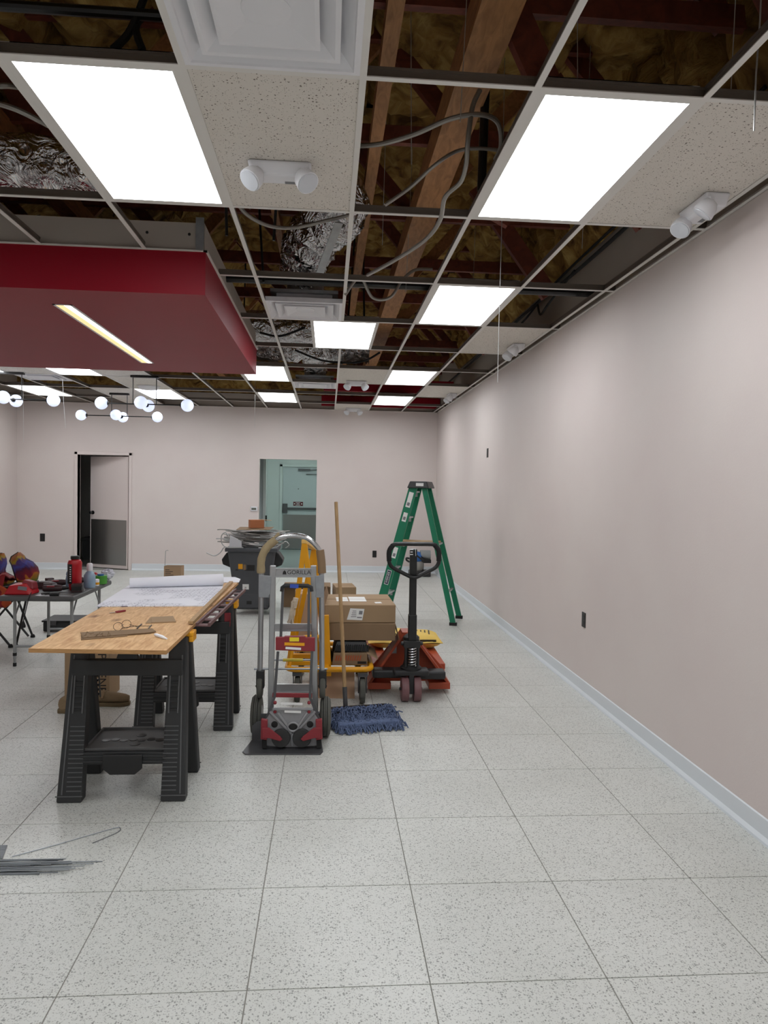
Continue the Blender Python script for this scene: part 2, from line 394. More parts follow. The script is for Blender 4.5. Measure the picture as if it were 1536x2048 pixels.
# walls; painted up to the ceiling line, bare board above it
wr = struct('wall_right', WALL, lambda m: m.box((XR, YF, 0), (XR+.15, YB+.15, H)))
part('upper_drywall', GYP, wr, lambda m: m.box((XR+.012, YF, H), (XR+.15, YB+.15, 3.72)))
wl = struct('wall_left', WALL, lambda m: m.box((XL-.15, YF, 0), (XL, YB+.15, H)))
part('upper_drywall', GYP, wl, lambda m: m.box((XL-.15, YF, H), (XL-.012, YB+.15, ZR)))
wf = struct('wall_front', WALL, lambda m: m.box((XL-.15, YF-.15, 0), (XR+.15, YF, ZR)))
D1a, D1b, D1t = -4.455, -3.56, 2.055      # door opening
D2a, D2b, D2t = -1.254, -.215, 2.05       # cased opening to the hall
WT = .13
def wb(m):
    for a, b in ((XL-.15, D1a), (D1b, D2a), (D2b, XR+.15)): m.box((a, YB, 0), (b, YB+WT, H))
    m.box((D1a, YB, D1t), (D1b, YB+WT, H)); m.box((D2a, YB, D2t), (D2b, YB+WT, H))
wbk = struct('wall_back', WALL, wb)
part('upper_drywall', GYP, wbk, lambda m: m.box((XL-.15, YB+.012, H), (XR+.15, YB+WT, 3.22)))
part('upper_insulation', INSUL, wbk, lambda m: m.box((XL-.15, YB+.03, 3.22), (XR+.15, YB+WT, ZR)))
struct('wall_roof_right', INSUL, lambda m: m.box((XR+.03, YF, 3.72), (XR+.15, YB+.15, ZR)))['kind'] = 'structure'
# base moulding
def bb_right(m):
    m.prism([(XR, YF, 0), (XR-.022, YF, 0), (XR-.02, YF, .012), (XR-.008, YF, .03), (XR-.006, YF, .107), (XR, YF, .112)], (0, YB-YF, 0))
struct('baseboard_right', BASEB, bb_right)
def bb_back(m):
    for a, b in ((XL, D1a-.06), (D1b+.06, D2a), (D2b, XR-.02)):
        m.prism([(a, YB, 0), (a, YB-.022, 0), (a, YB-.02, .012), (a, YB-.008, .03), (a, YB-.006, .115), (a, YB, .12)], (b-a, 0, 0))
struct('baseboard_back', BASEB, bb_back)
struct('baseboard_left', BASEB, lambda m: m.box((XL, YF, 0), (XL+.008, YB, .12)))

# door 1: frame, leaf ajar swung into the dark room, kick plate, knob
d1 = thing('door_1', 'pale door standing half open with a dark steel kick plate', 'door', ((D1a+D1b)/2, YB, 0)); d1['kind'] = 'structure'
for k in ('label', 'category'): del d1[k]
def dframe(m):
    m.box((D1a-.05, YB-.02, 0), (D1a, YB+WT+.02, D1t+.05)); m.box((D1b, YB-.02, 0), (D1b+.05, YB+WT+.02, D1t+.05))
    m.box((D1a-.05, YB-.02, D1t), (D1b+.05, YB+WT+.02, D1t+.055))
part('door_frame', DOORP, d1, dframe, bevel=.004)
hx, hy = D1b-.021, YB+.02; ang = math.radians(25)
dd = Vector((-math.cos(ang), math.sin(ang), 0)); dn = Vector((-math.sin(ang), -math.cos(ang), 0)); DW = .85
hp = Vector((hx, hy, .012))
def leaf(m): m.prism([hp, hp+dd*DW, hp+dd*DW-dn*.044, hp-dn*.044], (0, 0, D1t-.03))
lf = part('door_leaf', DOORP, d1, leaf)
def kp(m): m.prism([hp+dd*.03+dn*.003+Vector((0,0,.06)), hp+dd*(DW-.02)+dn*.003+Vector((0,0,.06)), hp+dd*(DW-.02)+dn*.0005+Vector((0,0,.06)), hp+dd*.03+dn*.0005+Vector((0,0,.06))], (0,0,.82))
part('kick_plate', STAINL, lf, kp)
kb = hp+dd*(DW-.06)+Vector((0,0,1.0))
part('door_knob', BLKM, lf, lambda m: m.lathe([(.035,0),(.035,.008),(.012,.01),(.012,.04),(.028,.048),(.03,.065),(.02,.075)], kb, dn, 16), smooth=True)
# dark room behind door 1
def dark(m):
    m.box((-5.5, 15.6, 0), (-2.6, 15.7, 2.7)); m.box((-5.5, YB+WT, 0), (-5.4, 15.7, 2.7)); m.box((-2.7, YB+WT, 0), (-2.6, 15.7, 2.7)); m.box((-5.5, YB+WT, 2.6), (-2.6, 15.7, 2.7))
DARKW = mat('store_paint', (205, 204, 199), .6)
struct('wall_store', DARKW, dark)
struct('floor_store', mat('store_floor', (170, 172, 168), .6), lambda m: m.box((-5.5, YB+WT, -.1), (-2.6, 15.7, -.003)))
BENCH = mat('bench_plastic', (104, 106, 106), .6)
sb = thing('storage_bench', 'dark box bench inside the unlit room behind the ajar door', 'bench', (-4.55, 15.2, 0))
part('bench_body', BENCH, sb, lambda m: m.box((-4.95, 15.0, 0), (-4.15, 15.5, .38)), bevel=.01)
part('lid', BENCH, sb, lambda m: m.box((-4.98, 14.97, .38), (-4.12, 15.52, .44)), bevel=.01)

# hall beyond the opening
HY = 18.0
def hallw(m):
    m.box((-2.6, HY, 0), (-1.20, HY+.1, 2.8)); m.box((-.1, HY, 0), (1.2, HY+.1, 2.8)); m.box((-1.20, HY, 2.10), (-.1, HY+.1, 2.8))
    m.box((-1.62, 14.6, 0), (-1.5, HY, 2.8)); m.box((.75, YB+WT, 0), (.85, HY, 2.8)); m.box((-2.6, YB+WT, 0), (-2.5, HY, 2.8))
    m.box((-2.6, YB+WT, 2.7), (.85, HY, 2.8))
struct('wall_hall', HALLW, hallw)
struct('floor_hall', mat('hall_floor', (150, 160, 158), .3), lambda m: m.box((-2.6, YB+WT, -.1), (.85, HY, -.003)))
d2 = thing('door_2', 'x y z w', 'door', (-.65, HY, 0)); d2['kind'] = 'structure'
for k in ('label', 'category'): del d2[k]
def hframe(m): m.box((-1.20, HY-.03, 0), (-1.13, HY+.08, 2.10)); m.box((-.17, HY-.03, 0), (-.10, HY+.08, 2.10)); m.box((-1.20, HY-.03, 2.04), (-.10, HY+.08, 2.11))
part('door_frame', HALLW, d2, hframe, bevel=.005)
hl = part('door_leaf', HALLD, d2, lambda m: m.box((-1.125, HY, .01), (-.175, HY+.045, 2.035)))
part('kick_plate', STAINL, hl, lambda m: m.box((-1.11, HY-.004, .02), (-.19, HY, .86)))
def pbar(m): m.box((-1.12, HY-.07, .9), (-1.0, HY, 1.13)); m.box((-1.0, HY-.06, .99), (-.19, HY-.005, 1.04))
part('panic_bar', DKSTEEL, hl, pbar, bevel=.006)
sg = part('door_sign', mat('sign_red', (92, 18, 30), .5), hl, lambda m: m.box((-.86, HY-.006, 1.08), (-.62, HY-.001, 1.18)))
def sgm(m):
    for sx in (-.84, -.665): m.cyl((sx+.012, HY-.008, 1.13), (sx+.012, HY-.006, 1.13), .016, 10)
    m.box((-.80, HY-.008, 1.15), (-.69, HY-.006, 1.162)); m.box((-.78, HY-.008, 1.125), (-.71, HY-.006, 1.135)); m.box((-.8, HY-.008, 1.095), (-.69, HY-.006, 1.105))
part('sign_print', LABELW, sg, sgm)
part('door_viewer', DKSTEEL, hl, lambda m: m.cyl((-.74, HY-.006, 1.5), (-.74, HY, 1.5), .013, 10))
def closer(m): m.box((-.75, HY-.07, 1.95), (-.45, HY-.004, 2.0)); m.bar((-.5, HY-.06, 1.97), (-.2, HY-.05, 1.99), .02, .02); m.box((-.55, HY-.05, 1.86), (-.2, HY-.004, 1.875))
part('door_closer', DKSTEEL, hl, closer)
# half-open leaf and conduit at the left side of the hall
tr = struct('trim_1', HALLW, lambda m: m.box((-1.30, 14.55, 0), (-1.24, 14.68, 2.7)))
def latch(m): m.box((-1.245, 14.53, .86), (-1.215, 14.56, .97)); m.box((-1.25, 14.53, .68), (-1.225, 14.55, .74))
part('latch', BLKM, tr, latch)
struct('wall_hall_side', HALLD, lambda m: m.box((-1.5, 14.6, 0), (-1.30, 14.66, 2.7)))
hlamp = thing('hall_light_offscreen', 'greenish fluorescent strip fixture on the ceiling of the hall', 'ceiling light', (-.4, 15.8, 2.66))
part('housing', WHITE, hlamp, lambda m: m.box((-.48, 15.2, 2.66), (-.32, 16.4, 2.699)))
part('diffuser_offscreen', mat('hall_tube', (220, 255, 240), .5, emit=(238, 255, 250), estr=24.), hlamp, lambda m: m.box((-.47, 15.21, 2.62), (-.33, 16.39, 2.66)))

# outlets and thermostat
def outlet(label, p, nrm, w=.075, h=.115):
    t = thing('wall_outlet', label, 'outlet', p); n = Vector(nrm); s = n.cross(Vector((0,0,1))).normalized(); p = Vector(p)
    def pl(m):
        a = p-s*w/2-Vector((0,0,h/2)); m.prism([a, a+s*w, a+s*w+Vector((0,0,h)), a+Vector((0,0,h))], n*.006)
    part('cover_plate', BLKP, t, pl, bevel=.002)
    def rc(m):
        for dz in (-.022, .022):
            a = p+n*.006-s*.017+Vector((0,0,dz-.014)); m.prism([a, a+s*.034, a+s*.034+Vector((0,0,.028)), a+Vector((0,0,.028))], n*.002)
    part('socket', BLKM, t, rc)
outlet('black outlet plate low on the right wall in front of the ladder', (XR, 5.42, .575), (-1,0,0))
outlet('black outlet plate high up on the right wall', (XR, 8.97, 2.03), (-1,0,0))
outlet('black outlet plate on the far wall beside the half open door', (-5.056, YB, .566), (0,-1,0), .085, .14)
outlet('black outlet plate on the far wall behind the green ladder', (.868, YB, .344), (0,-1,0), .075, .125)
t = thing('thermostat', 'white thermostat with a dark screen beside the hall opening', 'thermostat', (-1.34, YB, 1.137))
part('thermostat_case', FIXW, t, lambda m: m.box((-1.40, YB-.025, 1.10), (-1.28, YB, 1.18)), bevel=.006)
part('screen', mat('lcd', (96, 100, 92), .3), t, lambda m: m.box((-1.383, YB-.028, 1.12), (-1.297, YB-.024, 1.16)))
# ================================================================ suspended ceiling
GX, GY, CW, CD = -1.1244, 2.5299, .61, 1.22
cx_ = lambda i: GX+i*CW
ry_ = lambda j: GY+j*CD
SX, SY0, SY1, SZ = -.764, 4.49, 7.60, 2.712      # red soffit: right face, near face, far face, underside
SXL = -5.0
ceiling = bpy.data.objects.new('ceiling', None); COL.objects.link(ceiling); ceiling.location = (-1.75, 4.4, H); ceiling['kind'] = 'structure'
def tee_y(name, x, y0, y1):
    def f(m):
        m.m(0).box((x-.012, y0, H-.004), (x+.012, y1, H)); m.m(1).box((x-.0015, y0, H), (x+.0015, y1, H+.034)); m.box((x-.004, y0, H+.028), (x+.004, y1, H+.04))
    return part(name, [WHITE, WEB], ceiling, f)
for i in range(-7, 6):
    x = cx_(i) if i < 5 else 1.905
    if SXL < x < SX:
        tee_y('main_tee', x, YF, SY0-.002); tee_y('main_tee', x, SY1+.002, YB)
    elif i == 2: tee_y('main_tee', x, YF, ry_(3)-.002); tee_y('main_tee', x, ry_(4)+.002, YB)
    else: tee_y('main_tee', x, YF, YB)
ct_me = None
for j in range(-5, 9):
    y = ry_(j)
    for i in range(-7, 6):
        x0 = cx_(i) if i < 5 else 1.905; x1 = (cx_(i+1) if i < 4 else 1.905) if i < 5 else XR-.003
        if SY0 < y < SY1 and x0 < SX:
            if x1 <= SX: continue
            x0 = SX+.002
        if i == 1 and j == 3: pass
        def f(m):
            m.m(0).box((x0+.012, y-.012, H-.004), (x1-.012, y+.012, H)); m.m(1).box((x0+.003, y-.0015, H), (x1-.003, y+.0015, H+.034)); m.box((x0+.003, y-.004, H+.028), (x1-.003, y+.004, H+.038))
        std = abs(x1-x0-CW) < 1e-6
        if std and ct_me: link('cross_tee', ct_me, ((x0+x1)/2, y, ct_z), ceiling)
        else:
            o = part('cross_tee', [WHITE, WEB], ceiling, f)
            if std: ct_me = o.data; ct_z = o.location.z
# wall angles
part('wall_angle', WHITE, ceiling, lambda m: (m.box((XR-.022, YF, H-.004), (XR, YB, H)), m.box((XR-.002, YF, H-.004), (XR, YB, H+.022))))
part('wall_angle', WHITE, ceiling, lambda m: m.box((XL, YB-.022, H-.004), (XR, YB, H)))
part('wall_angle', WHITE, ceiling, lambda m: m.box((XL, YF, H-.004), (XL+.022, YB, H)))
# acoustic tiles
def ctile(i, j, y0=None, y1=None):
    a = cx_(i)+.012; b = (cx_(i+1) if i < 4 else 1.905)-.012; y0 = ry_(j)+.012 if y0 is None else y0; y1 = ry_(j+1)-.012 if y1 is None else y1
    part('ceiling_tile', ATILE, ceiling, lambda m: m.box((a-.009, y0-.009, H+.0005), (b+.009, y1+.009, H+.016)))
for i, j in ((1,0),(4,0),(4,3),(4,6),(2,5),(-5,5),(-3,5),(-3,6),(-4,7),(-7,5),(1,-4),(2,-4),(-2,-3),(-1,-3),(4,-3),(-3,-2)): ctile(i, j)
ctile(2, 8, None, YB-.03); ctile(-4, 8, None, YB-.03)
# half tile that completes the cell beside the near half of the far diffusers is missing in the photo: those halves stay open

# flat LED panels
EM = mat('led_diffuser', (235, 242, 248), .5, emit=(247, 250, 253), estr=PANEL_STRENGTH)
def panel(x0, y0, label, group='flat white LED panels in the ceiling grid', suffix=''):
    x1 = x0+CW; y1 = y0+CD
    t = thing('ceiling_light'+suffix, label, 'ceiling light', ((x0+x1)/2, (y0+y1)/2, H), group)
    def fr(m):
        a, b, c, d = x0+.0118, x1-.0118, y0+.0118, y1-.0118; w = .029; z0 = H-.0038; z1 = H+.05
        m.box((a, c, z0), (a+w, d, z1)); m.box((b-w, c, z0), (b, d, z1)); m.box((a+w, c, z0), (b-w, c+w*.7, z1)); m.box((a+w, d-w*.7, z0), (b-w, d, z1)); m.box((a+w, c, z1-.004), (b-w, d, z1))
    part('frame', WHITE, t, fr)
    part('diffuser'+suffix, EM, t, lambda m: m.box((x0+.04, y0+.03, H-.0035), (x1-.04, y1-.03, H+.002)))
panel(cx_(0), ry_(0), 'lit LED panel beside the square air diffuser and speckled tile, in front of red soffit')
panel(cx_(3), ry_(0), 'lit LED panel beside the speckled tile that holds the emergency light along the right wall')
panel(cx_(3), ry_(2), 'lit LED panel with a wire hanging across it, along the right wall')
panel(cx_(3), ry_(5), 'lit LED panel between two bare white tiles with emergency lights')
panel(cx_(3), ry_(7), 'lit striped LED panel closest to the far right corner under the red beam')
panel(-.189, ry_(3), 'lit LED panel set off the grid line just past the small air diffuser')
panel(cx_(0), ry_(5), 'lit LED panel partly hidden by the far corner of the red soffit')
panel(cx_(0), ry_(7), 'lit LED panel in the grid row next to far wall, past the soffit corner panel')
panel(cx_(-4), ry_(5), 'lit LED panel right behind the red soffit between two white tiles')
panel(cx_(-6), ry_(7), 'lit LED panel behind the globe pendants near the far left corner')
panel(cx_(-3), ry_(7), 'lit LED panel behind the globe pendant with the round ceiling cover')
panel(cx_(-6), ry_(5), 'lit LED panel behind the soffit beside the left wall')
for i, j in ((0,-2),(3,-2),(0,-4),(3,-4),(-4,-3),(-4,0),(-4,-5)):
    panel(cx_(i), ry_(j), 'lit LED panel in the front part of the room', 'LED panels in the front part of the room', '_offscreen')

# air diffusers
def diffuser(x0, y0, label):
    c = (x0+CW/2, y0+CW/2, H); t = thing('air_diffuser', label, 'air vent', c, 'square white air diffusers')
    part('outer_frame', FIXW, t, lambda m: m.sqring([(.2932,.03),(.2932,-.0038),(.272,-.006),(.268,0),(.215,.045),(.215,.075)], c))
    part('middle_cone', FIXW, t, lambda m: m.sqring([(.195,.05),(.225,-.006),(.208,-.006),(.15,.035),(.15,.06)], c))
    def inner(m): m.sqring([(.13,.04),(.16,-.008),(.146,-.01),(.07,.01),(.0001,.012)], c)
    ic = part('inner_cone', FIXW, t, inner)
    part('centre_disc', FIXW, ic, lambda m: m.lathe([(.075,.012),(.075,.008),(.06,.004),(.0,.003)], c, (0,0,1), 24), smooth=True)
    part('duct_collar', STEEL, t, lambda m: (m.box((c[0]-.26, c[1]-.26, H+.075), (c[0]+.26, c[1]+.26, H+.1)), m.cyl((c[0], c[1], H+.1), (c[0], c[1], H+.22), .15, 20)))
diffuser(cx_(1), ry_(0)-.61, 'square air diffuser next to the speckled tile with emergency light')
diffuser(cx_(1), ry_(3)-.61, 'square air diffuser with a foil duct above, beside the offset LED panel')
diffuser(cx_(1), ry_(6), 'square air diffuser between the far LED panel and white tile')
diffuser(cx_(-5), ry_(6), 'square air diffuser behind the globe pendants')

# emergency lights: white body and two swivel heads with clear lenses
LENS = mat('clear_lens', (205, 208, 214), .15, spec=.7)
def emergency(c, along, label):
    """along: unit vector of the long side; heads look along the other horizontal axis"""
    c = Vector(c); a = Vector(along); n = Vector((0,0,1)).cross(a); dn_ = Vector((0,0,-1))
    n = -n if n.y > 0 else n
    t = thing('emergency_light', label, 'emergency light', c, 'twin-head emergency lights on the ceiling')
    def body(m):
        b = [c+a*.14+n*.062, c-a*.14+n*.062, c-a*.14-n*.062, c+a*.14-n*.062]
        tp = [c+a*.12+n*.04+dn_*.06, c-a*.12+n*.04+dn_*.06, c-a*.12-n*.05+dn_*.06, c+a*.12-n*.05+dn_*.06]
        m.hexa(b, tp)
    part('housing', FIXW, t, body, bevel=.012, seg=3)
    part('rating_label', INKG, t, lambda m: m.prism([c+a*.02+dn_*.0602-n*.04, c+a*.085+dn_*.0602-n*.04, c+a*.085+dn_*.0602-n*.015, c+a*.02+dn_*.0602-n*.015], dn_*.0006))
    for s in (-1, 1):
        hc = c+a*s*.115+n*.05+dn_*.078; ax_ = (n*.5+a*s*(.5 if along[0] else -.3)+dn_*.75).normalized()
        h = part('lamp_head', FIXW, t, lambda m: m.lathe([(.012,-.05),(.03,-.044),(.045,-.02),(.05,.012),(.05,.022)], hc, ax_, 20), smooth=True)
        part('lens', LENS, h, lambda m: m.lathe([(.046,.0225),(.044,.027),(.02,.029),(.0,.03)], hc, ax_, 20), smooth=True)
        part('swivel', FIXW, t, lambda m: m.cyl(hc-ax_*.03-dn_*.03, hc-ax_*.02, .02, 12))
emergency((-.235, 3.26, H), (1,0,0), 'twin-head emergency light on the speckled tile beside the near air diffuser')
emergency((1.79, 3.42, H), (0,1,0), 'twin-head emergency light over the right wall beside the nearest LED panel')
emergency((1.80, 6.98, H), (0,1,0), 'twin-head emergency light over the right wall on the white tile past the hanging wire')
emergency((1.80, 10.66, H), (0,1,0), 'twin-head emergency light over the right wall by the red beam')
emergency((.345, 9.66, H), (1,0,0), 'twin-head emergency light on the plain tile beside the far LED panels')
emergency((.42, 12.95, H), (1,0,0), 'twin-head emergency light on the tile touching the far wall')
sd = thing('ceiling_cover', 'round grey cover plate on the white tile above globe pendants', 'cover plate', (-2.62, 10.75, H))
part('cover_disc', FIXW, sd, lambda m: m.lathe([(.15,0),(.15,-.02),(.12,-.05),(0,-.055)], (-2.62, 10.75, H), (0,0,1), 24), smooth=True)
part('rim', WHITE, sd, lambda m: m.lathe([(.17,0),(.17,-.008),(.15,-.01)], (-2.62, 10.75, H), (0,0,1), 24))

# ---------------------------------------------------------------- red soffit box
so = thing('soffit', 'x', 'x', ((SXL+SX)/2, (SY0+SY1)/2, SZ)); so.name = 'trim_2'; so['kind'] = 'structure'
for k in ('label', 'category'): del so[k]
part('red_box', RED, so, lambda m: m.box((SXL, SY0, SZ), (SX, SY1, H-.006)))
def upper(m):
    a, b = .015, .17
    m.box((SXL, SY0+.01, H+.002), (SX-.01, SY0+.025, H+b)); m.box((SX-.025, SY0+.03, H+.002), (SX-.01, SY1-.03, H+b)); m.box((SXL, SY1-.025, H+.002), (SX-.01, SY1-.01, H+b))
part('bare_upstand', GYP, so, upper)
def capt(m):
    m.box((SXL, SY0-.014, H-.006), (SX+.012, SY0+.012, H+.002)); m.box((SX-.012, SY0-.014, H-.006), (SX+.014, SY1+.012, H+.002)); m.box((SXL, SY1-.012, H-.006), (SX+.012, SY1+.014, H+.002))
part('edge_angle', WHITE, so, capt)
part('corner_stud', STEEL, so, lambda m: m.box((SX-.06, SY0-.004, H+.002), (SX-.012, SY0+.009, H+.2)))
def scr(m):
    for x in (SX-.1, SX-.35, SX-1.1, SX-1.95, SX-2.7): m.cyl((x, SY0+.007, H+.1), (x, SY0+.0095, H+.1), .009, 8)
part('screw', BLKM, so, scr)
# linear slot light
LX0, LX1, LYa, LYb = -1.80, -1.675, 4.86, 7.08
ll = thing('linear_light', 'long narrow recessed light strip in the underside of the red soffit', 'ceiling light', ((LX0+LX1)/2, (LYa+LYb)/2, SZ))
def lfr(m):
    z0, z1 = SZ-.004, SZ-.0003; w = .016
    m.box((LX0, LYa, z0), (LX0+w, LYb, z1)); m.box((LX1-w, LYa, z0), (LX1, LYb, z1)); m.box((LX0, LYa, z0), (LX1, LYa+w, z1)); m.box((LX0, LYb-w, z0), (LX1, LYb, z1))
part('trim_frame', FIXW, ll, lfr)
part('warm_lens', mat('warm_lens', (226, 208, 160), .5, emit=(255, 225, 160), estr=.55), ll, lambda m: m.box((LX0+.016, LYa+.016, SZ-.0022), (LX0+.062, LYb-.016, SZ-.0003)))  # warm lens beside the LED strip, its glow added as emission
part('led_strip', mat('led_strip', (255, 245, 240), .5, emit=(255, 238, 226), estr=3.), ll, lambda m: m.box((LX0+.066, LYa+.016, SZ-.0025), (LX1-.016, LYb-.016, SZ-.0003)))

# ---------------------------------------------------------------- globe pendants
GLOBE = mat('opal_glass', (216, 222, 240), .3, emit=(205, 216, 246), estr=.55)
def pendant(x, y, zb, L, canopy_w, label):
    t = thing('pendant_light', label, 'pendant light', (x, y, H), 'black bar pendants with white globes')
    part('canopy', BLKM, t, lambda m: m.box((x-canopy_w/2-.03, y-.03, H-.03), (x+canopy_w/2+.03, y+.03, H-.004)), bevel=.004)
    for s in (-1, 1): part('rod', BLKM, t, lambda m: m.cyl((x+s*canopy_w/2, y, zb), (x+s*canopy_w/2, y, H-.03), .006, 8))
    part('cross_bar', BLKM, t, lambda m: m.cyl((x-L/2, y, zb), (x+L/2, y, zb), .008, 8))
    part('depth_bar', BLKM, t, lambda m: m.cyl((x, y-.17, zb), (x, y+.17, zb), .008, 8))
    r = .082
    for d in ((-1,0),(1,0),(0,-1),(0,1)):
        off = L/2 if d[0] else .19
        g_ = part('globe', GLOBE, t, lambda m: m.sphere((x+d[0]*off, y+d[1]*off, zb), r, 24, 14), smooth=True)
        part('socket_cap', BLKM, g_, lambda m: m.cyl((x+d[0]*(off-.09), y+d[1]*(off-.09), zb), (x+d[0]*(off-.07), y+d[1]*(off-.07), zb), .028, 12))
pendant(-3.30, 11.7, 2.615, 1.17, .24, 'black bar pendant with white globes hanging under the bare tile, closest to the far wall')
pendant(-2.42, 9.72, 2.60, 1.10, .30, 'black bar pendant with white globes hanging just behind the red soffit')
pendant(-4.15, 9.78, 2.625, 1.10, .30, 'black bar pendant with white globes hanging beside the left wall')

# ---------------------------------------------------------------- loose ceiling hanger wires
WIRE = mat('hanger_wire', (190, 190, 188), .4, .6)
def hwire(pts, label, r=.0022):
    o = part('hanger_wire', WIRE, None, lambda m: m.tube(pts, r, 6)); tag(o, label, 'wire', 'loose hanger wires'); return o
hwire([at(1003, 440, 4.3)+Vector((0,.02,1.0)), at(1003, 470, 4.3), at(998, 640, 4.3), at(995, 765, 4.3)], 'long wire hanging down in front of the LED panel on the right')
hwire([at(1524, -40, 2.42), at(1520, 40, 2.42), at(1512, 150, 2.42), at(1508, 262, 2.42)], 'stiff wire hanging beside the speckled tile at the right wall', .003)
hwire([(-1.145, 11.25, 4.2), (-1.145, 11.25, 3.0), (-1.145, 11.25, at(515, 855, 11.25).z)], 'thin wire hanging past the far corner of the soffit')
hwire([(-3.40, 9.9, 4.2), at(124, 738, 9.9), at(127, 800, 9.9), at(131, 856, 9.9)], 'thin slanting wire hanging beside the left globes')
hwire([(-4.55, 10.4, 3.3), at(46, 760, 10.4), at(47, 884, 10.4)], 'thin wire hanging in front of the left corner of the far wall')

# ================================================================ roof space above the grid
struct('ceiling_roof', mat('roof_deck', (96, 78, 54), .9), lambda m: m.box((XL-.15, YF-.15, ZR), (XR+.15, YB+.15, ZR+.1)))
def beam(name, p, q, w, h, mt): return part(name, mt, ceiling, lambda m: m.bar(p, q, w, h))
# fibreglass batts under the deck (a few shapes, repeated)
batts = []
for k in range(4):
    nx, ny = 10, 16; V = []; Fq = []
    for a in range(nx+1):
        for b in range(ny+1):
            u, v = a/nx, b/ny; e = min(1, 5*min(u, 1-u))*min(1, 7*min(v, 1-v))
            V.append(((u-.5)*.66, (v-.5)*1.3, -.16*e*(.75+.5*random.random())))
    for a in range(nx):
        for b in range(ny): q = a*(ny+1)+b; Fq.append((q, q+1, q+ny+2, q+ny+1))
    me = bpy.data.meshes.new('batt'); me.from_pydata(V, [], Fq); me.materials.append(INSUL)
    me.polygons.foreach_set('use_smooth', [True]*len(me.polygons)); batts.append(me)
yy = .9; r_ = 0
while yy < 13.2:
    xx = XL+.35
    while xx < XR:
        if -.52*yy-.9 < xx < .62*yy+.7: link('insulation_batt', batts[random.randrange(4)], (xx, yy, 4.28+random.uniform(-.05, .05)), ceiling)
        xx += .63
    yy += 1.24
# batts on the top of the right wall
for k in range(16):
    o = link('insulation_batt', batts[k % 4], (XR-.02, 1.2+k*.64, 4.05), ceiling); o.rotation_euler = (math.pi/2, 0, -math.pi/2) ; o.rotation_euler = (Matrix.Rotation(math.pi/2, 3, 'Y') @ Matrix.Rotation(math.pi/2, 3, 'Z')).to_euler()
# trusses across the room (chords and zig-zag webs) and long beams along it
k = 0; ty = 1.91
while ty < 13:
    beam('truss_chord', (XL, ty, 3.66), (XR, ty, 3.66), .045, .1, DTIMBER); beam('truss_chord', (XL, ty, 4.25), (XR, ty, 4.25), .045, .1, DTIMBER)
    x = XR-.05 - (k % 2)*.2; up = True
    while x > XL+.5 and x > -.5*ty-1.2:
        z0, z1 = (3.66, 4.25) if up else (4.25, 3.66)
        beam('truss_web', (x, ty+.05, z0), (x-.52, ty+.05, z1), .05, .1, DTIMBER if up else TIMBER); x -= .56; up = not up
    ty += 1.22; k += 1
beam('roof_beam', (.66, YF, 3.53), (.62, YB, 3.53), .17, .16, TIMBER)
beam('roof_beam', (.26, YF, 3.58), (.22, YB, 3.58), .07, .09, TIMBER)
beam('roof_beam', (-1.9, YF, 3.55), (-1.9, YB, 3.55), .12, .14, TIMBER)
beam('roof_beam', (-.42, 3.8, 3.60), (-.42, 9.5, 3.60), .05, .12, TIMBER)
for (a, b) in (((1.15, 2.2, 3.3), (1.6, 2.2, 4.1)), ((1.9, 2.75, 3.15), (1.35, 2.75, 4.1)), ((1.85, 4.2, 3.15), (1.25, 4.2, 3.95)), ((1.0, 4.4, 3.2), (1.35, 4.4, 3.9)), ((1.7, 5.6, 3.1), (1.1, 5.6, 3.9)), ((1.75, 8.0, 3.1), (1.2, 8.0, 3.9)),
               ((.95, 3.1, 3.2), (.55, 3.1, 4.0)), ((-2.1, 3.1, 3.25), (-2.8, 3.1, 4.0)), ((-2.5, 2.2, 3.3), (-2.0, 2.2, 4.1)), ((-1.55, 4.38, 3.3), (-1.9, 4.38, 3.95))):
    beam('brace', a, b, .05, .13, DTIMBER)
part('red_beam', RED, ceiling, lambda m: (m.box((-.15, 13.02, 3.02), (XR, 13.1, 3.2)), m.box((-.1, 11.6, 3.1), (XR, 11.68, 3.3))))
# pipes
part('pipe', BLKM, ceiling, lambda m: m.cyl((.735, 3.6, 3.05), (.75, 3.55, 4.6), .022, 12))
part('pipe', BLKM, ceiling, lambda m: m.cyl((SX-.01, 5.45, 3.085), (XR+.012, 5.45, 3.085), .028, 12))
part('pipe', BLKM, ceiling, lambda m: m.cyl((-2.6, 2.8, 3.3), (-.3, 2.8, 3.3), .02, 10))
for (x, y) in ((-1.55, 2.3), (-1.35, 2.45), (-1.15, 2.2), (-.62, 4.35), (-.35, 4.4), (-.49, 5.3), (.15, 6.8), (.3, 6.6), (-1.0, 8.4), (-1.6, 8.6)):
    part('hanger_rod', BLKM, ceiling, lambda m: m.cyl((x, y, H+.052), (x+random.uniform(-.1, .1), y, 4.3), .009 if y > 4 else .012, 6))
for (x, y) in ((.98, 2.9), (1.45, 2.6), (1.5, 4.3), (.5, 2.9), (.3, 4.4), (.55, 5.4), (1.25, 6.4), (-.9, 2.3), (.35, 3.3)):
    part('suspension_wire', WIRE, ceiling, lambda m: m.cyl((x, y, H+.055), (x+random.uniform(-.05, .05), y, 4.3), .002, 5))
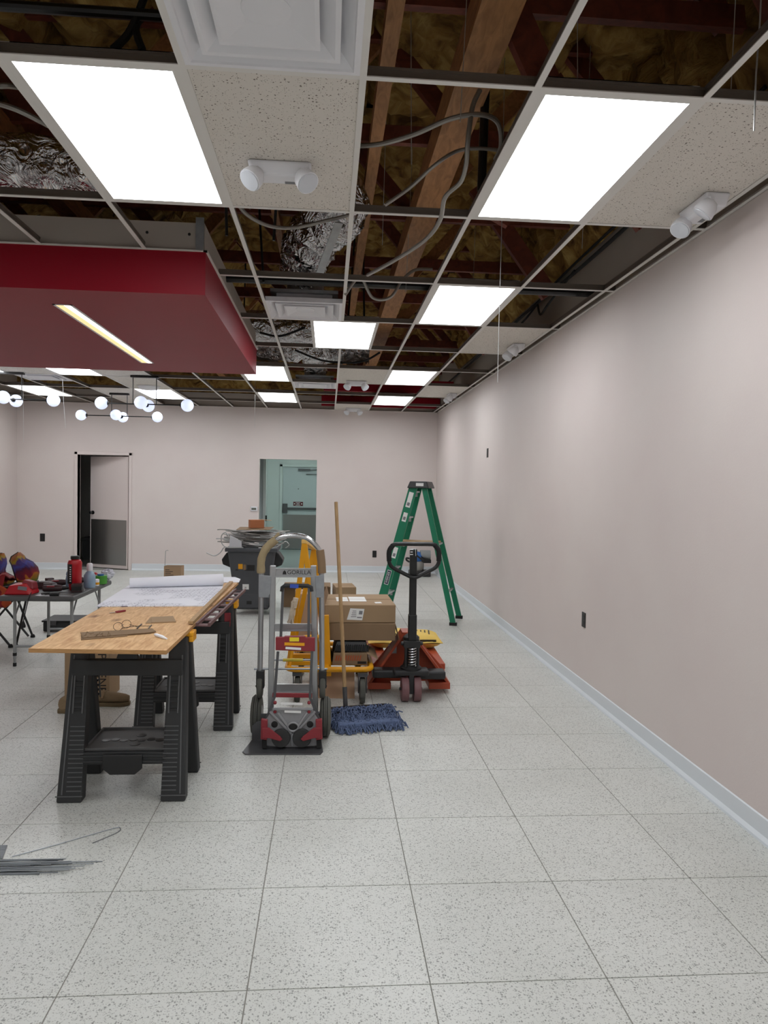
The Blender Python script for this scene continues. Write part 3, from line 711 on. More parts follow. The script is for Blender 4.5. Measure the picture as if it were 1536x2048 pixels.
# flexible conduits looping through the openings
def conduit(pts, r=.011, mt=CONDUIT): part('flex_conduit', mt, ceiling, lambda m: m.tube(smooth_path(pts, 8), r, 8), smooth=True)
conduit([at(700, 292, 3.35), at(760, 288, 3.3), at(830, 268, 3.25), at(900, 238, 3.2), at(960, 229, 3.2), at(995, 245, 3.25), at(1002, 290, 3.3), at(990, 320, 3.35)])
conduit([at(960, 180, 3.2), at(945, 215, 3.2), at(936, 280, 3.2), at(932, 330, 3.25), at(920, 365, 3.3), at(890, 395, 3.4), at(880, 440, 3.6), at(850, 480, 3.8), at(790, 520, 4.2), at(735, 550, 4.7)])
conduit([at(770, 410, 3.6), at(820, 375, 3.6), at(870, 330, 3.5), at(915, 302, 3.5), at(960, 297, 3.5), at(1000, 301, 3.5)], .009)
conduit([at(470, 400, 4.0), at(495, 430, 4.1), at(540, 452, 4.2), at(590, 455, 4.3), at(650, 442, 4.3), at(700, 430, 4.3)], .011)
conduit([at(690, 590, 5.3), at(720, 555, 5.3), at(745, 595, 5.4), at(780, 595, 5.4), at(805, 560, 5.4), at(830, 540, 5.4), at(865, 538, 5.4)], .011)
conduit([at(0, 172, 3.0), at(20, 172, 3.0), at(60, 178, 3.1)]); conduit([at(-10, 205, 3.0), at(40, 222, 3.0), at(110, 258, 3.1)])
conduit([(1.93, 3.2, 3.36), (1.95, 4.4, 3.34), (1.92, 5.6, 3.3), (1.94, 7, 3.34), (1.92, 9, 3.3), (1.94, 12, 3.32)], .014, BLKRUB); conduit([(1.95, 3.2, 3.42), (1.94, 5, 3.4), (1.95, 6.4, 3.38), (1.93, 7.4, 3.26), (1.95, 9, 3.36)], .01, BLKRUB)
conduit([(1.9, 5.6, 3.3), (1.82, 6.0, 3.14), (1.84, 6.3, 3.12), (1.9, 6.6, 3.28)], .01, BLKRUB)
conduit([at(225, 100, 2.8), at(255, 70, 2.8), at(275, 30, 2.8), at(290, -10, 2.8)], .014, BLKRUB)
conduit([at(285, 100, 2.8), at(272, 60, 2.8), at(285, 35, 2.85), at(330, 28, 2.9)], .014, BLKRUB)
conduit([at(520, 665, 7.66), at(560, 672, 7.66), at(610, 655, 7.66)], .012, BLKRUB); conduit([at(590, 700, 8.6), at(650, 722, 8.6), at(720, 724, 8.6), at(760, 705, 8.6)], .012, BLKRUB)
# foil-wrapped ducts
def duct(pts, r, label, jit=.12):
    P = smooth_path(pts, 12); n = 18; m = MB(); m.tube(P, [r*(1+random.uniform(-jit, jit)*.5) for _ in P], n)
    rr = random.Random(3)
    V = []
    for k, v in enumerate(m.v):
        c = P[min(k//n, len(P)-1)]; d = Vector(v)-c; V.append(tuple(c+d*(1+rr.uniform(-jit, jit))))
    m.v = V
    o = m.build('foil_duct', FOIL, None); o.data.polygons.foreach_set('use_smooth', [True]*len(o.data.polygons)); tag(o, label, 'duct', 'foil-wrapped air ducts above the ceiling grid')
duct([(-4.6, 4.05, 3.27), (-3, 4.05, 3.27), (-1.6, 4.08, 3.27), (-.85, 4.12, 3.28), (-.45, 4.2, 3.29)], .14, 'foil-wrapped duct running across above the grid in front of the soffit')
duct([(-.12, 4.46, 3.37), (.02, 4.6, 3.37), (.04, 4.85, 3.37), (-.1, 5.2, 3.36), (-.2, 5.58, 3.35), (-.21, 5.84, 3.28), (-.21, 5.88, 3.19)], .17, 'crumpled foil flex duct bending down onto the small diffuser', .16)
duct([(-3.2, 7.9, 3.25), (-1.5, 7.9, 3.28), (-.6, 7.9, 3.27), (.2, 7.95, 3.27)], .16, 'foil-wrapped duct running behind the red soffit')
duct([(-1.2, 8.9, 3.25), (-.4, 8.9, 3.25), (.1, 8.87, 3.25), (.47, 8.85, 3.25)], .17, 'fat crinkled foil duct above the far white tile', .16)
duct([(-.2, 9.06, 3.27), (-.21, 9.5, 3.3), (-.21, 10.0, 3.28), (-.21, 10.15, 3.19)], .15, 'short foil flex duct over the far diffuser', .16)
part('strap', STEEL, ceiling, lambda m: m.bar(at(678, 445, 4.25), at(640, 545, 4.75), .05, .006))
# ================================================================ sawhorses and plywood table
def sawhorse(cx, cy, label, red=False):
    t = thing('sawhorse', label, 'sawhorse', (cx, cy, 0), 'folding plastic sawhorses under the plywood')
    ZT = .785
    for sy in (-1, 1):
        for sx in (-1, 1):
            def leg(m):
                xo, xi, xo2, xi2 = (.309, .188, .285, .195) if sy < 0 else (.309, .205, .285, .225)
                m.hexa([(cx+sx*xo, cy+sy*.215, 0), (cx+sx*xi, cy+sy*.215, 0), (cx+sx*xi, cy+sy*.145, 0), (cx+sx*xo, cy+sy*.145, 0)],
                       [(cx+sx*xo2, cy+sy*.075, ZT), (cx+sx*xi2, cy+sy*.075, ZT), (cx+sx*xi2, cy+sy*.012, ZT), (cx+sx*xo2, cy+sy*.012, ZT)])
            lg = part('leg', DUSTY, t, leg, bevel=.008)
            def fx(z): return .309-.024*z/ZT
            def fy(z): return .215-.14*z/ZT
            def ribs(m):
                for k in range(15):
                    z = .055+k*.0215; m.box((cx+sx*(.192 if sy < 0 else .225), cy+sy*fy(z), z), (cx+sx*.262, cy+sy*(fy(z)+.0045), z+.004))
                for z in (.03,): m.box((cx+sx*(.185 if sy < 0 else .205), cy+sy*fy(z), z), (cx+sx*.313, cy+sy*(fy(z)+.005), z+.004))
                m.bar((cx+sx*.283, cy+sy*(fy(.04)+.001), .04), (cx+sx*.265, cy+sy*(fy(.7)+.001), .7), .006, .006)
            part('ribs', WORN, lg, ribs)
            def slots(m):
                for k in range(6):
                    z = .43+k*.026; m.box((cx+sx*.215, cy+sy*(fy(z)-.003), z), (cx+sx*.25, cy+sy*(fy(z)+.003), z+.013))
            part('slots', BLKM, lg, slots)
            def rim(m):
                z0, z1 = .42, .6
                for xx in (.21, .255): m.bar((cx+sx*xx, cy+sy*(fy(z0)+.003), z0), (cx+sx*xx, cy+sy*(fy(z1)+.003), z1), .006, .006)
            part('slot_rim', WORN, lg, rim)
        yb = cy+sy*.095; z0c, z1c = (.60, .68) if sy < 0 else (.575, .635)
        part('crossbar', DUSTY, t, lambda m: (m.box((cx-.27, yb-.02, z0c), (cx+.27, yb+.02, z1c)), m.prism([(cx-.27, yb-.015, .605), (cx-.2, yb-.015, .605), (cx-.27, yb-.015, .54)], (0, .03, 0)), m.prism([(cx+.27, yb-.015, .605), (cx+.2, yb-.015, .605), (cx+.27, yb-.015, .54)], (0, .03, 0))), bevel=.005)
        if sy < 0: part('carry_handle', BLACK, t, lambda m: m.prism([(cx-.055, yb-.025, .685), (cx+.055, yb-.025, .685), (cx+.045, yb-.025, .715), (cx-.045, yb-.025, .715)], (0, .03, 0)), bevel=.004)
        part('lower_rail', DUSTY, t, lambda m: (m.box((cx-.21, cy+sy*.165-.012, .175), (cx+.21, cy+sy*.165+.012, .235)), m.box((cx-.21, cy+sy*.178-.006, .185), (cx+.21, cy+sy*.178+.006, .195)), m.box((cx-.21, cy+sy*.178-.006, .212), (cx+.21, cy+sy*.178+.006, .222))), bevel=.003)
        part('label_plate', BLACK, t, lambda m: m.prism([(cx-.095, cy+sy*.185, .23), (cx+.095, cy+sy*.185, .23), (cx+.095, cy+sy*.185, .16), (cx+.06, cy+sy*.185, .13), (cx-.06, cy+sy*.185, .13), (cx-.095, cy+sy*.185, .16)], (0, sy*.012, 0)), bevel=.004)
    tr = part('shelf', mat('dusty_shelf', (84, 84, 84), .7, vary=.2, vscale=12), t, lambda m: (m.box((cx-.2, cy-.155, .225), (cx+.2, cy+.155, .24)), m.box((cx-.2, cy-.16, .238), (cx+.2, cy-.148, .25)), m.box((cx-.2, cy+.148, .238), (cx+.2, cy+.16, .25)), m.box((cx-.2, cy-.15, .238), (cx-.19, cy+.15, .25)), m.box((cx+.19, cy-.15, .238), (cx+.2, cy+.15, .25))), bevel=.002)
    def holes(m):
        for k in range(7): m.lathe([(.021, 0), (.021, .002)], (cx-.13+k*.045, cy-.02+.012*(k % 2), .2402), (0,0,1), 12)
        for sy in (-1, 1): m.lathe([(.026, 0), (.026, .0022)], (cx+.03, cy-.01+sy*.065, .2402), (0,0,1), 14)
    part('shelf_holes', BLKM, tr, holes)
    part('top_beam', BLACK, t, lambda m: m.box((cx-.285, cy-.05, .755), (cx+.285, cy+.05, .785)), bevel=.006)
    for sx in (-1, 1): part('end_pad', YEL, t, lambda m: m.box((cx+sx*.235, cy-.045, .783), (cx+sx*.31, cy+.045, .8065)), bevel=.005)
    for sx in (-1, 1): part('end_block', YEL, t, lambda m: m.box((cx+sx*.286, cy-.045, .755), (cx+sx*.31, cy+.045, .7835)), bevel=.004)
    if red:
        part('clamp_bar', REDM, t, lambda m: m.box((cx+.235, cy-.1, .58), (cx+.275, cy-.07, .735)), bevel=.004)
sawhorse(-.987, 3.785, 'black plastic sawhorse with yellow pads under the front end of the plywood')
sawhorse(-.893, 4.815, 'black plastic sawhorse with a red clamp bar under the papers end of the plywood', True)
ZP = .8255
ply = part('plywood_sheet', [PLY, PLYEDGE], None, lambda m: m.m(0).prism([Vector(q)-Vector((0,0,.0185)) for q in (pz(57, 1297, ZP), pz(333, 1301, ZP), pz(477, 1164, ZP), pz(205, 1213, ZP)+(pz(205, 1213, ZP)-pz(57, 1297, ZP))*1.0)], (0, 0, .0185)))
for p_ in ply.data.polygons:
    if abs(p_.normal.z) < .5: p_.material_index = 1
tag(ply, 'long plywood sheet laid over two sawhorses as a work table', 'plywood')
z = ZP
# plans
def flat(name, px, z, h, mt, label, cat, **kw):
    o = part(name, mt, None, lambda m: m.prism([pz(u, v, z) for u, v in px], (0, 0, h)), **kw); return tag(o, label, cat)
flat('drawing_sheets', [(192, 1214), (413, 1213), (444, 1182), (447, 1166), (264, 1168)], z+.0004, .006, PLAN, 'stack of white construction plans spread out flat on the plywood', 'drawings')
flat('drawing_sheet', [(440, 1166), (478, 1165), (481, 1159), (470, 1155), (446, 1155)], z+.0004, .004, PLAN, 'small sheet of plans past the roll at the end of the plywood', 'drawing')
rp, rq = pz(259, 1176, z+.0064), pz(446, 1171, z+.0064)
def roll(m):
    r0, r1 = .034, .042
    a = Vector((rp.x, rp.y, rp.z+r0+.002)); b = Vector((rq.x, rq.y, rq.z+r1+.002))
    m.tube([a, a.lerp(b, .3), a.lerp(b, .7), b], [r0, r0+.002, r1-.001, r1], 22, caps=False)
    m.tube([a, b], [r0-.006, r1-.006], 22, caps=False)
    m.tube([a-(b-a)*.001, b+(b-a)*.001], [r0*.5, r1*.5], 16, caps=False)
tag(part('drawing_roll', PAPER, None, roll, smooth=True), 'thick roll of white drawings lying across the spread plans', 'paper roll')
# brown slotted channel and wood strip along the right edge
ca, cb = pz(391, 1253, z), pz(470, 1182, z)
def channel(m):
    d = (cb-ca).normalized(); s = Vector((d.y, -d.x, 0)); w = .075; hh = .018
    for o_ in (0, w-.012): m.prism([ca+s*o_, cb+s*o_, cb+s*(o_+.012), ca+s*(o_+.012)], (0, 0, hh))
    L = (cb-ca).length; k = 0.
    while k < L:
        a = ca+d*k; e = min(.11, L-k); m.prism([a+s*.012, a+d*e*.5+s*.012, a+d*e*.5+s*(w-.012), a+s*(w-.012)], (0, 0, .006)); k += .16
tag(part('slotted_channel', BROWNM, None, channel), 'brown slotted metal channel lying along the right edge of the plywood', 'metal channel')
def strip(m):
    a, b = pz(388, 1248, z+.0062), pz(467, 1166, z+.0062); d = (b-a).normalized(); s = Vector((d.y, -d.x, 0))
    m.prism([a-s*.03, b-s*.03, b-s*.004, a-s*.004], (0, 0, .014))
tag(part('wood_strip', WOODH, None, strip), 'bare wood strip lying between the plans and the slotted channel', 'wood strip')
# small things on the plywood
def strip_card(m):
    m.prism([pz(162, 1272, z), pz(162, 1281, z), pz(255, 1273, z), pz(254, 1263, z)], (0, 0, .004))
    m.prism([pz(161, 1266, z+.004), pz(166, 1277, z+.004), pz(300, 1266, z+.004), pz(312, 1264, z+.004), pz(304, 1258, z+.004)], (0, 0, .004))
    rr = random.Random(2)
    for k in range(22):
        p0 = pz(163+k*2.9, 1266+rr.uniform(-1, 8), z+.008); m.bar(p0, p0+Vector((rr.uniform(-.01, .02), rr.uniform(-.03, .03), rr.uniform(0, .012))), .003, .0015)
tag(part('torn_cardboard', CARD2, None, strip_card), 'torn corrugated cardboard strip lying on bare plywood', 'cardboard')
gl = thing('eyeglasses', 'thin wire eyeglasses with black temple tips on the plywood', 'eyeglasses', pz(260, 1255, z))
WIRED = mat('dark_wire', (60, 52, 44), .4, .5)
g0 = pz(232, 1258, z); gx_ = Vector((.055, .012, 0))
for k, c in enumerate((pz(236, 1253, z+.022), pz(253, 1248, z+.022))):
    part('lens_rim', WIRED, gl, lambda m: m.tube([c+Vector((.021*math.cos(a), .006*math.cos(a), .020*math.sin(a))) for a in [i*2*math.pi/20 for i in range(20)]], .0013, 6, closed=True))
part('bridge', WIRED, gl, lambda m: m.tube([pz(242, 1253, z+.025), pz(245, 1250, z+.029), pz(247, 1249, z+.025)], .0013, 6))
part('temple', WIRED, gl, lambda m: m.tube([pz(259, 1249, z+.022), pz(275, 1254, z+.012), pz(284, 1249, z+.003)], .0014, 6))
part('temple', WIRED, gl, lambda m: m.tube([pz(243, 1257, z+.024), pz(270, 1252, z+.024), pz(300, 1252, z+.014)], .0014, 6))
part('temple_tip', BLKP, gl, lambda m: m.bar(pz(274, 1257, z+.003), pz(283, 1248, z+.003), .005, .004)); part('temple_tip', BLKP, gl, lambda m: m.bar(pz(297, 1257, z+.003), pz(303, 1250, z+.003), .005, .004))
tb = thing('glue_tube', 'small white squeeze tube lying beside the torn cardboard', 'tube', pz(322, 1273, z))
part('tube_body', PAPER, tb, lambda m: m.tube([pz(313, 1270, z+.0085), pz(325, 1274, z+.008), pz(334, 1278, z+.003)], [.008, .008, .004], 10), smooth=True)
part('cap', FIXW, tb, lambda m: m.cyl(pz(310, 1269, z+.006), pz(313, 1270, z+.006), .006, 10))
tag(part('card_scrap', CARD, None, lambda m: (m.prism([pz(302, 1236, z), pz(303, 1247, z), pz(352, 1245, z), pz(346, 1234, z)], (0, 0, .006)), m.prism([pz(291, 1247, z), pz(304, 1247, z), pz(301, 1235, z)], (0, 0, .003)))), 'flat beige cardboard scrap on the plywood beside the eyeglasses', 'cardboard')
kn = thing('utility_knife', 'small red and silver knife lying in front of the plans', 'knife', pz(234, 1223, z))
part('handle', REDM, kn, lambda m: m.bar(pz(232, 1224, z+.006), pz(250, 1221, z+.006), .018, .01), bevel=.003)
part('blade', CHROME, kn, lambda m: m.bar(pz(219, 1226, z+.005), pz(232, 1224, z+.005), .012, .002))
# small box with a hooked wire at the far end of the plywood
bc = pz(351, 1163, z); bw, bd, bh = .125, .11, .125; bxa, bya = bc.x-bw/2, bc.y-bd
tb = thing('small_box', 'small brown cardboard box with a hooked wire standing at the papers end of plywood', 'box', (bc.x, bc.y-bd/2, z))
part('box_body', CARD, tb, lambda m: m.box((bxa, bya, z), (bxa+bw, bya+bd, z+bh)))
part('flap', CARD2, tb, lambda m: m.box((bxa, bya, z+bh), (bxa+bw, bya+bd*.5, z+bh+.003)))
def prn(m):
    for k in range(4): m.box((bxa+.01, bya-.001, z+.06+k*.013), (bxa+.01+(.06, .04, .055, .03)[k], bya, z+.064+k*.013))
part('print', INK, tb, prn)
part('hooked_wire', CABLE, tb, lambda m: m.tube([(bxa+.004, bya+.01, z+.1), (bxa+.007, bya+.01, z+.2), (bxa+.009, bya+.01, z+.24), (bxa+.022, bya+.01, z+.246), (bxa+.029, bya+.01, z+.242)], .003, 6))

# ================================================================ things under and beside the plywood
bx = thing('tall_box', 'tall cardboard box with black lettering standing under the plywood', 'box', (-1.71, 5.40, 0))
x0, x1, y0, y1, zt = -1.865, -1.552, 5.30, 5.56, .50
part('box_body', CARD, bx, lambda m: m.box((x0, y0, 0), (x1, y1, zt)))
part('flap', CARD, bx, lambda m: m.prism([(x0, y0, zt), (x0-.1, y0+.02, zt-.06), (x0-.1, y1-.02, zt-.06), (x0, y1, zt)], (0, 0, .004)))
text('PROPYLENE', .085, (x1-.055, y0-.001, .275), (0,0,-1), (1,0,0), INK, bx)
def logo(m):
    m.tube([Vector((x0+.055+.02*math.cos(a), y0-.001, .38+.02*math.sin(a))) for a in [i*.6283 for i in range(10)]], .003, 5, closed=True)
    m.tube([Vector((x0+.055+.02*math.cos(a), y0-.001, .2+.02*math.sin(a))) for a in [i*.6283 for i in range(10)]], .0015, 5, closed=True); m.box((x0+.053, y0-.002, .25), (x0+.057, y0, .33))
part('printed_marks', CARDD, bx, logo)
SHOE = mat('brown_suede', (128, 108, 82), .9, vary=.15, vscale=20); SOLE = mat('shoe_sole', (104, 88, 62), .8, vary=.2, vscale=30)
def shoe(c, L, rz, label):
    t = thing('shoe', label, 'shoe', c, 'brown slip-on shoes on the floor'); R = Matrix.Rotation(rz, 3, 'Z'); c = Vector(c)
    N = 13; prof = [.6, .8, .86, .8, .74, .72, .76, .86, .96, 1., .97, .82, .4]
    def body(m):
        vs = []; fs = []; K = 16
        for i in range(N):
            x = (i/(N-1)-.5)*L; w_ = .047*prof[i]; hh = (.085 if i < 5 else .085-.035*(i-5)/7)*(.9 if i in (0, 12) else 1)
            for k in range(K):
                a = 2*math.pi*k/K; vs.append(c+R @ Vector((x, w_*math.cos(a), .022+hh*.5+hh*.5*math.sin(a))))
        for i in range(N-1):
            for k in range(K): fs.append((i*K+k, i*K+(k+1) % K, (i+1)*K+(k+1) % K, (i+1)*K+k))
        fs += [tuple(range(K))[::-1], tuple((N-1)*K+k for k in range(K))]
        m._add(vs, fs)
    part('upper', SHOE, t, body, smooth=True)
    outl = [c+R @ Vector(((i/(N-1)-.5)*L*1.04, .052*prof[i], 0)) for i in range(N)]+[c+R @ Vector(((i/(N-1)-.5)*L*1.04, -.052*prof[i], 0)) for i in range(N-1, -1, -1)]
    part('sole', SOLE, t, lambda m: m.prism(outl, (0, 0, .026)), bevel=.006)
    part('strap', SHOE, t, lambda m: m.tube([c+R @ Vector((-.02, -.045, .06)), c+R @ Vector((-.01, -.02, .1)), c+R @ Vector((.0, .02, .1)), c+R @ Vector((.01, .045, .06))], .008, 8))
shoe((-1.53, 5.16, 0), .31, .06, 'brown slip-on shoe showing its side in front of the lettered box')
shoe((-1.755, 5.12, 0), .29, 1.5, 'brown slip-on shoe with its heel toward the sawhorse leg')
case = thing('tool_case', 'flat dark grey plastic case lying on the floor past the plywood', 'case', (-2.70, 7.85, 0))
part('case_body', DUSTY, case, lambda m: m.box((-2.94, 7.72, 0), (-2.30, 8.05, .10)), bevel=.012)
part('case_rim', BLACK, case, lambda m: m.box((-2.95, 7.71, .10), (-2.29, 8.06, .118)), bevel=.004)
part('latch', DKSTEEL, case, lambda m: m.box((-2.88, 7.705, .07), (-2.8, 7.72, .115)))
# steel wires on the floor
rw = random.Random(5)
wires_group = 'cut galvanized hanger wires on the floor'
for k in range(34):
    lay, slot = k % 4, k//4
    e = pz(rw.uniform(60, 150) if k % 9 else 205-6*k/9*3, 1724+slot*3.1+lay*.8, 0); zz = .0026+.0051*lay; L = 1.2
    d = Vector((-1, (.0, .022, -.012, .012)[lay], 0))
    o = part('hanger_wire_piece', STEEL, None, lambda m: m.tube([Vector((e.x, e.y, zz)), Vector((e.x, e.y, zz))+d*L], .0024, 6))
    tag(o, 'straight galvanized wire in the bundle on the floor in front of the sawhorses', 'wire', wires_group)
hw = smooth_path([pz(24, 1713, .003), pz(110, 1690, .003), pz(200, 1664, .003), pz(234, 1655, .003), pz(241, 1658, .003), pz(236, 1664, .003), pz(212, 1675, .003), pz(185, 1686, .003)], 6)
tag(part('bent_wire', STEEL, None, lambda m: m.tube(hw, .0022, 6)), 'single thin wire bent into a hook lying on the floor tiles', 'wire')
for k in range(8):
    a = pz(-20, 1692+k*3.3, .0046); b = pz(14-k*1.2, 1692+k*3.3, .0046)
    tag(part('threaded_rod', STEEL, None, lambda m: m.tube([a-Vector((.25, 0, 0)), b], .0045, 8)), 'short thick zinc rod at the tip of the wire bundle', 'rod', 'zinc rods beside the wire bundle')
# ================================================================ aluminium convertible hand truck
YT = 4.50
ht = thing('hand_truck', 'aluminium hand truck with a looped handle and two big grey wheels', 'hand truck', (-.22, 4.45, 0))
A = lambda u, v, dy=0.: at(u, v, YT+dy)
for u0, u1 in ((546, 541), (627, 631)):
    part('rail', ALU, ht, lambda m: m.bar(A(u0, 1131), A(u1, 1458, .0), .036, .03, (0,1,0)), bevel=.004)
for v, hh in ((1145, .05), (1254, .042), (1376, .05)):
    a, b = A(548, v), A(626, v); part('rung', ALU, ht, lambda m: (m.bar(a, b, .02, hh), m.bar(a+Vector((0, -.012, hh*.5)), b+Vector((0, -.012, hh*.5)), .012, .006), m.bar(a+Vector((0, -.012, -hh*.5)), b+Vector((0, -.012, -hh*.5)), .012, .006)))
text('GORILLA', .036, A(598, 1145, -.0115), (1,0,0), (0,0,1), INK, ht)
def emblem(m):
    c = A(569, 1145, -.012); m.prism([c+Vector((-.012, 0, -.012)), c+Vector((.012, 0, -.012)), c+Vector((.009, 0, .004)), c+Vector((0, 0, .014)), c+Vector((-.009, 0, .004))], (0, .001, 0))
part('emblem', INK, ht, emblem)
loop = smooth_path([A(523, 1140), A(524, 1118), A(533, 1096), A(548, 1081), A(566, 1073), A(592, 1071), A(612, 1075), A(628, 1087), A(640, 1103), A(643, 1122), A(643, 1142)], 5)
part('handle_loop', CHROME, ht, lambda m: m.tube(loop, .0155, 14), smooth=True)
for u0, u1 in ((523, 520), (643, 644)):
    part('side_tube', ALU, ht, lambda m: m.cyl(A(u0, 1138), A(u1, 1342), .0165, 14), smooth=True)
wp = smooth_path([A(522, 1146), A(523, 1118), A(533, 1096), A(552, 1079)], 5)
part('tape_wrap', TAPE, ht, lambda m: m.tube(wp, [.024+.003*random.random() for _ in wp], 12), smooth=True)
part('tape_end', TAPE, ht, lambda m: m.tube([A(546, 1088), A(552, 1074), A(558, 1066)], [.014, .012, .008], 8))
wp2 = smooth_path([A(644, 1146), A(643, 1125), A(640, 1100)], 5)
part('cardboard_wrap', CARD2, ht, lambda m: m.tube(wp2, .026, 10), smooth=True)
for u0, u1, s in ((523, 545, 1), (643, 628, -1)):
    part('bracket', STEEL, ht, lambda m: (m.prism([A(u0-5*s, 1150, -.02), A(u1-2*s, 1152, -.02), A(u1-4*s, 1186, -.02), A(u0+12*s, 1195, -.02), A(u0-5*s, 1195, -.02)], (0, .004, 0)), m.bar(A(u0, 1190), A(u1, 1190), .02, .03)), bevel=.002)
for v in (1338, 1320): part('axle_rod', STEEL, ht, lambda m: m.cyl(A(508 if v == 1338 else 545, v), A(655 if v == 1338 else 628, v), .006, 8))
part('rod_sleeve', mat('yellow_sleeve', (196, 176, 60), .5), ht, lambda m: m.cyl(A(566, 1320), A(606, 1320), .0095, 10))
for u in (520, 645):
    cs = part('caster', BLACK, ht, lambda m: (m.prism([A(u-8, 1343, -.03), A(u+8, 1343, -.03), A(u+8, 1377, -.03), A(u-8, 1377, -.03)], (0, .06, 0)), m.cyl(A(u-9, 1372), A(u+9, 1372), .006, 8)), bevel=.003)
    c = A(u, 1374)
    part('caster_wheel', RUBBER, cs, lambda m: m.lathe([(.05, -.018), (.066, -.014), (.07, 0), (.066, .014), (.05, .018)], c, (1,0,0), 26), smooth=True)
for x, y in ((-.425, 4.545), (.005, 4.505)):
    wh = part('wheel', RUBBER, ht, lambda m: m.lathe([(.062,-.03),(.085,-.034),(.108,-.03),(.12,-.018),(.1235,0),(.12,.018),(.108,.03),(.085,.034),(.062,.03)], (x, y, .1235), (1,0,0), 32), smooth=True)
    def tread(m):
        for dx in (-.012, 0, .012):
            m.lathe([(.122, -.0025), (.1248, 0), (.122, .0025)], (x+dx, y, .1235), (1,0,0), 32)
    part('tread', BLKRUB, wh, tread)
    part('hub', ALU, wh, lambda m: m.lathe([(.02, -.04), (.058, -.032), (.062, 0), (.058, .032), (.02, .04)], (x, y, .1235), (1,0,0), 20), smooth=True)
part('axle', STEEL, ht, lambda m: m.cyl((-.42, 4.525, .1235), (0, 4.525, .1235), .01, 10))
part('toe_plate', DKSTEEL, ht, lambda m: (m.prism([(-.455, 4.185, .0), (-.02, 4.175, .0), (-.005, 4.22, .0), (-.02, 4.46, .0), (-.435, 4.46, .0), (-.475, 4.22, .0)], (0, 0, .008)), m.prism([(-.43, 4.45, .004), (-.03, 4.45, .004), (-.03, 4.45, .16), (-.43, 4.45, .16)], (0, .006, 0))), bevel=.002)
part('side_gusset', DKSTEEL, ht, lambda m: m.prism([at(504, 1480, 4.42), at(504, 1452, 4.42), at(514, 1443, 4.42), at(530, 1441, 4.42), at(530, 1485, 4.42)], (0, .006, 0)))

# ================================================================ small folding truck with red hinges, standing on the toe plate
ft = thing('folding_cart', 'small folding cart with red hinges and two folded wheels on the hand truck plate', 'folding cart', (-.22, 4.3, .009))
FT_LIFT = .0035
B = lambda u, v, dy=0.: at(u, v, 4.34+dy)
for u0, u1 in ((566, 561), (618, 617)): part('telescopic_tube', DKSTEEL, ft, lambda m: m.bar(B(u0, 1176, .06), B(u1, 1290, .04), .016, .016, (0,1,0)))
part('grip', BLACK, ft, lambda m: m.tube([B(564, 1184, .06), B(565, 1176, .06), B(570, 1172, .06), B(616, 1173, .06), B(622, 1176, .06), B(623, 1184, .06)], .013, 10), smooth=True)
part('grip_button', mat('blue_plastic', (50, 80, 170), .4), ft, lambda m: m.bar(B(580, 1173, .045), B(597, 1174, .045), .012, .022))
part('hinge_plate', REDM, ft, lambda m: m.prism([B(551, 1276), B(568, 1276), B(570, 1274), B(609, 1274), B(612, 1277), B(630, 1277), B(630, 1304), B(551, 1302)], (0, .03, 0)), bevel=.003)
part('slot', YEL, ft, lambda m: (m.bar(B(569, 1289, -.001), B(609, 1290, -.001), .002, .018)))
part('yellow_label', mat('label_yellow', (226, 206, 40), .6), ft, lambda m: m.bar(B(579, 1280, -.001), B(598, 1280, -.001), .002, .024))
part('white_label', LABELW, ft, lambda m: m.bar(B(571, 1297, -.002), B(602, 1299, -.002), .002, .014))
for u0, u1, u2 in ((556, 549, 530), (624, 620, 641)):
    part('side_rail', DKSTEEL, ft, lambda m: (m.bar(B(u0, 1304, .02), B(u1, 1396, .0), .016, .016, (0,1,0)), m.bar(B(u1, 1396, .0), B(u2, 1446, -.03), .014, .014, (0,1,0))))
part('red_crossbar', REDM, ft, lambda m: m.bar(B(545, 1391), B(624, 1392), .012, .026), bevel=.002)
PLATE = mat('grey_cast_plate', (146, 146, 148), .5, .2, vary=.15, vscale=20)
C = lambda u, v, dy=0.: at(u, v, 4.28+dy)
part('fold_plate', PLATE, ft, lambda m: m.prism([C(528, 1446), C(546, 1420), C(624, 1421), C(640, 1448), C(642, 1492), C(600, 1496), C(570, 1496), C(524, 1492)], (0, .02, 0)), bevel=.004)
def plate_rib(m):
    for (a, b) in (((540, 1424), (582, 1468)), ((630, 1424), (590, 1468)), ((545, 1419), (626, 1419)), ((584, 1468), (584, 1493)), ((556, 1426), (576, 1454)), ((614, 1426), (596, 1454))): m.bar(C(a[0], a[1], -.006), C(b[0], b[1], -.006), .014, .012, (0,1,0))
    m.tube([C(586, 1455, -.008)+Vector((.032*math.cos(a), 0, .026*math.sin(a))) for a in [i*2*math.pi/18 for i in range(18)]], .007, 8, closed=True)
part('plate_ribs', PLATE, ft, plate_rib, bevel=.002)
part('plate_opening', BLKM, ft, lambda m: (m.lathe([(.026, -.002), (.026, .0)], C(586, 1455, -.001), (0,-1,0), 18), m.lathe([(.02, -.002), (.02, .0)], C(549, 1450, -.001), (0,-1,0), 14), m.lathe([(.02, -.002), (.02, .0)], C(620, 1450, -.001), (0,-1,0), 14)))
for (a, b) in (((561, 1408), (605, 1409)), ((569, 1424), (602, 1425))): part('warning_label', LABELW, ft, lambda m: m.bar(C(a[0], a[1], -.01), C(b[0], b[1], -.01), .002, .014))
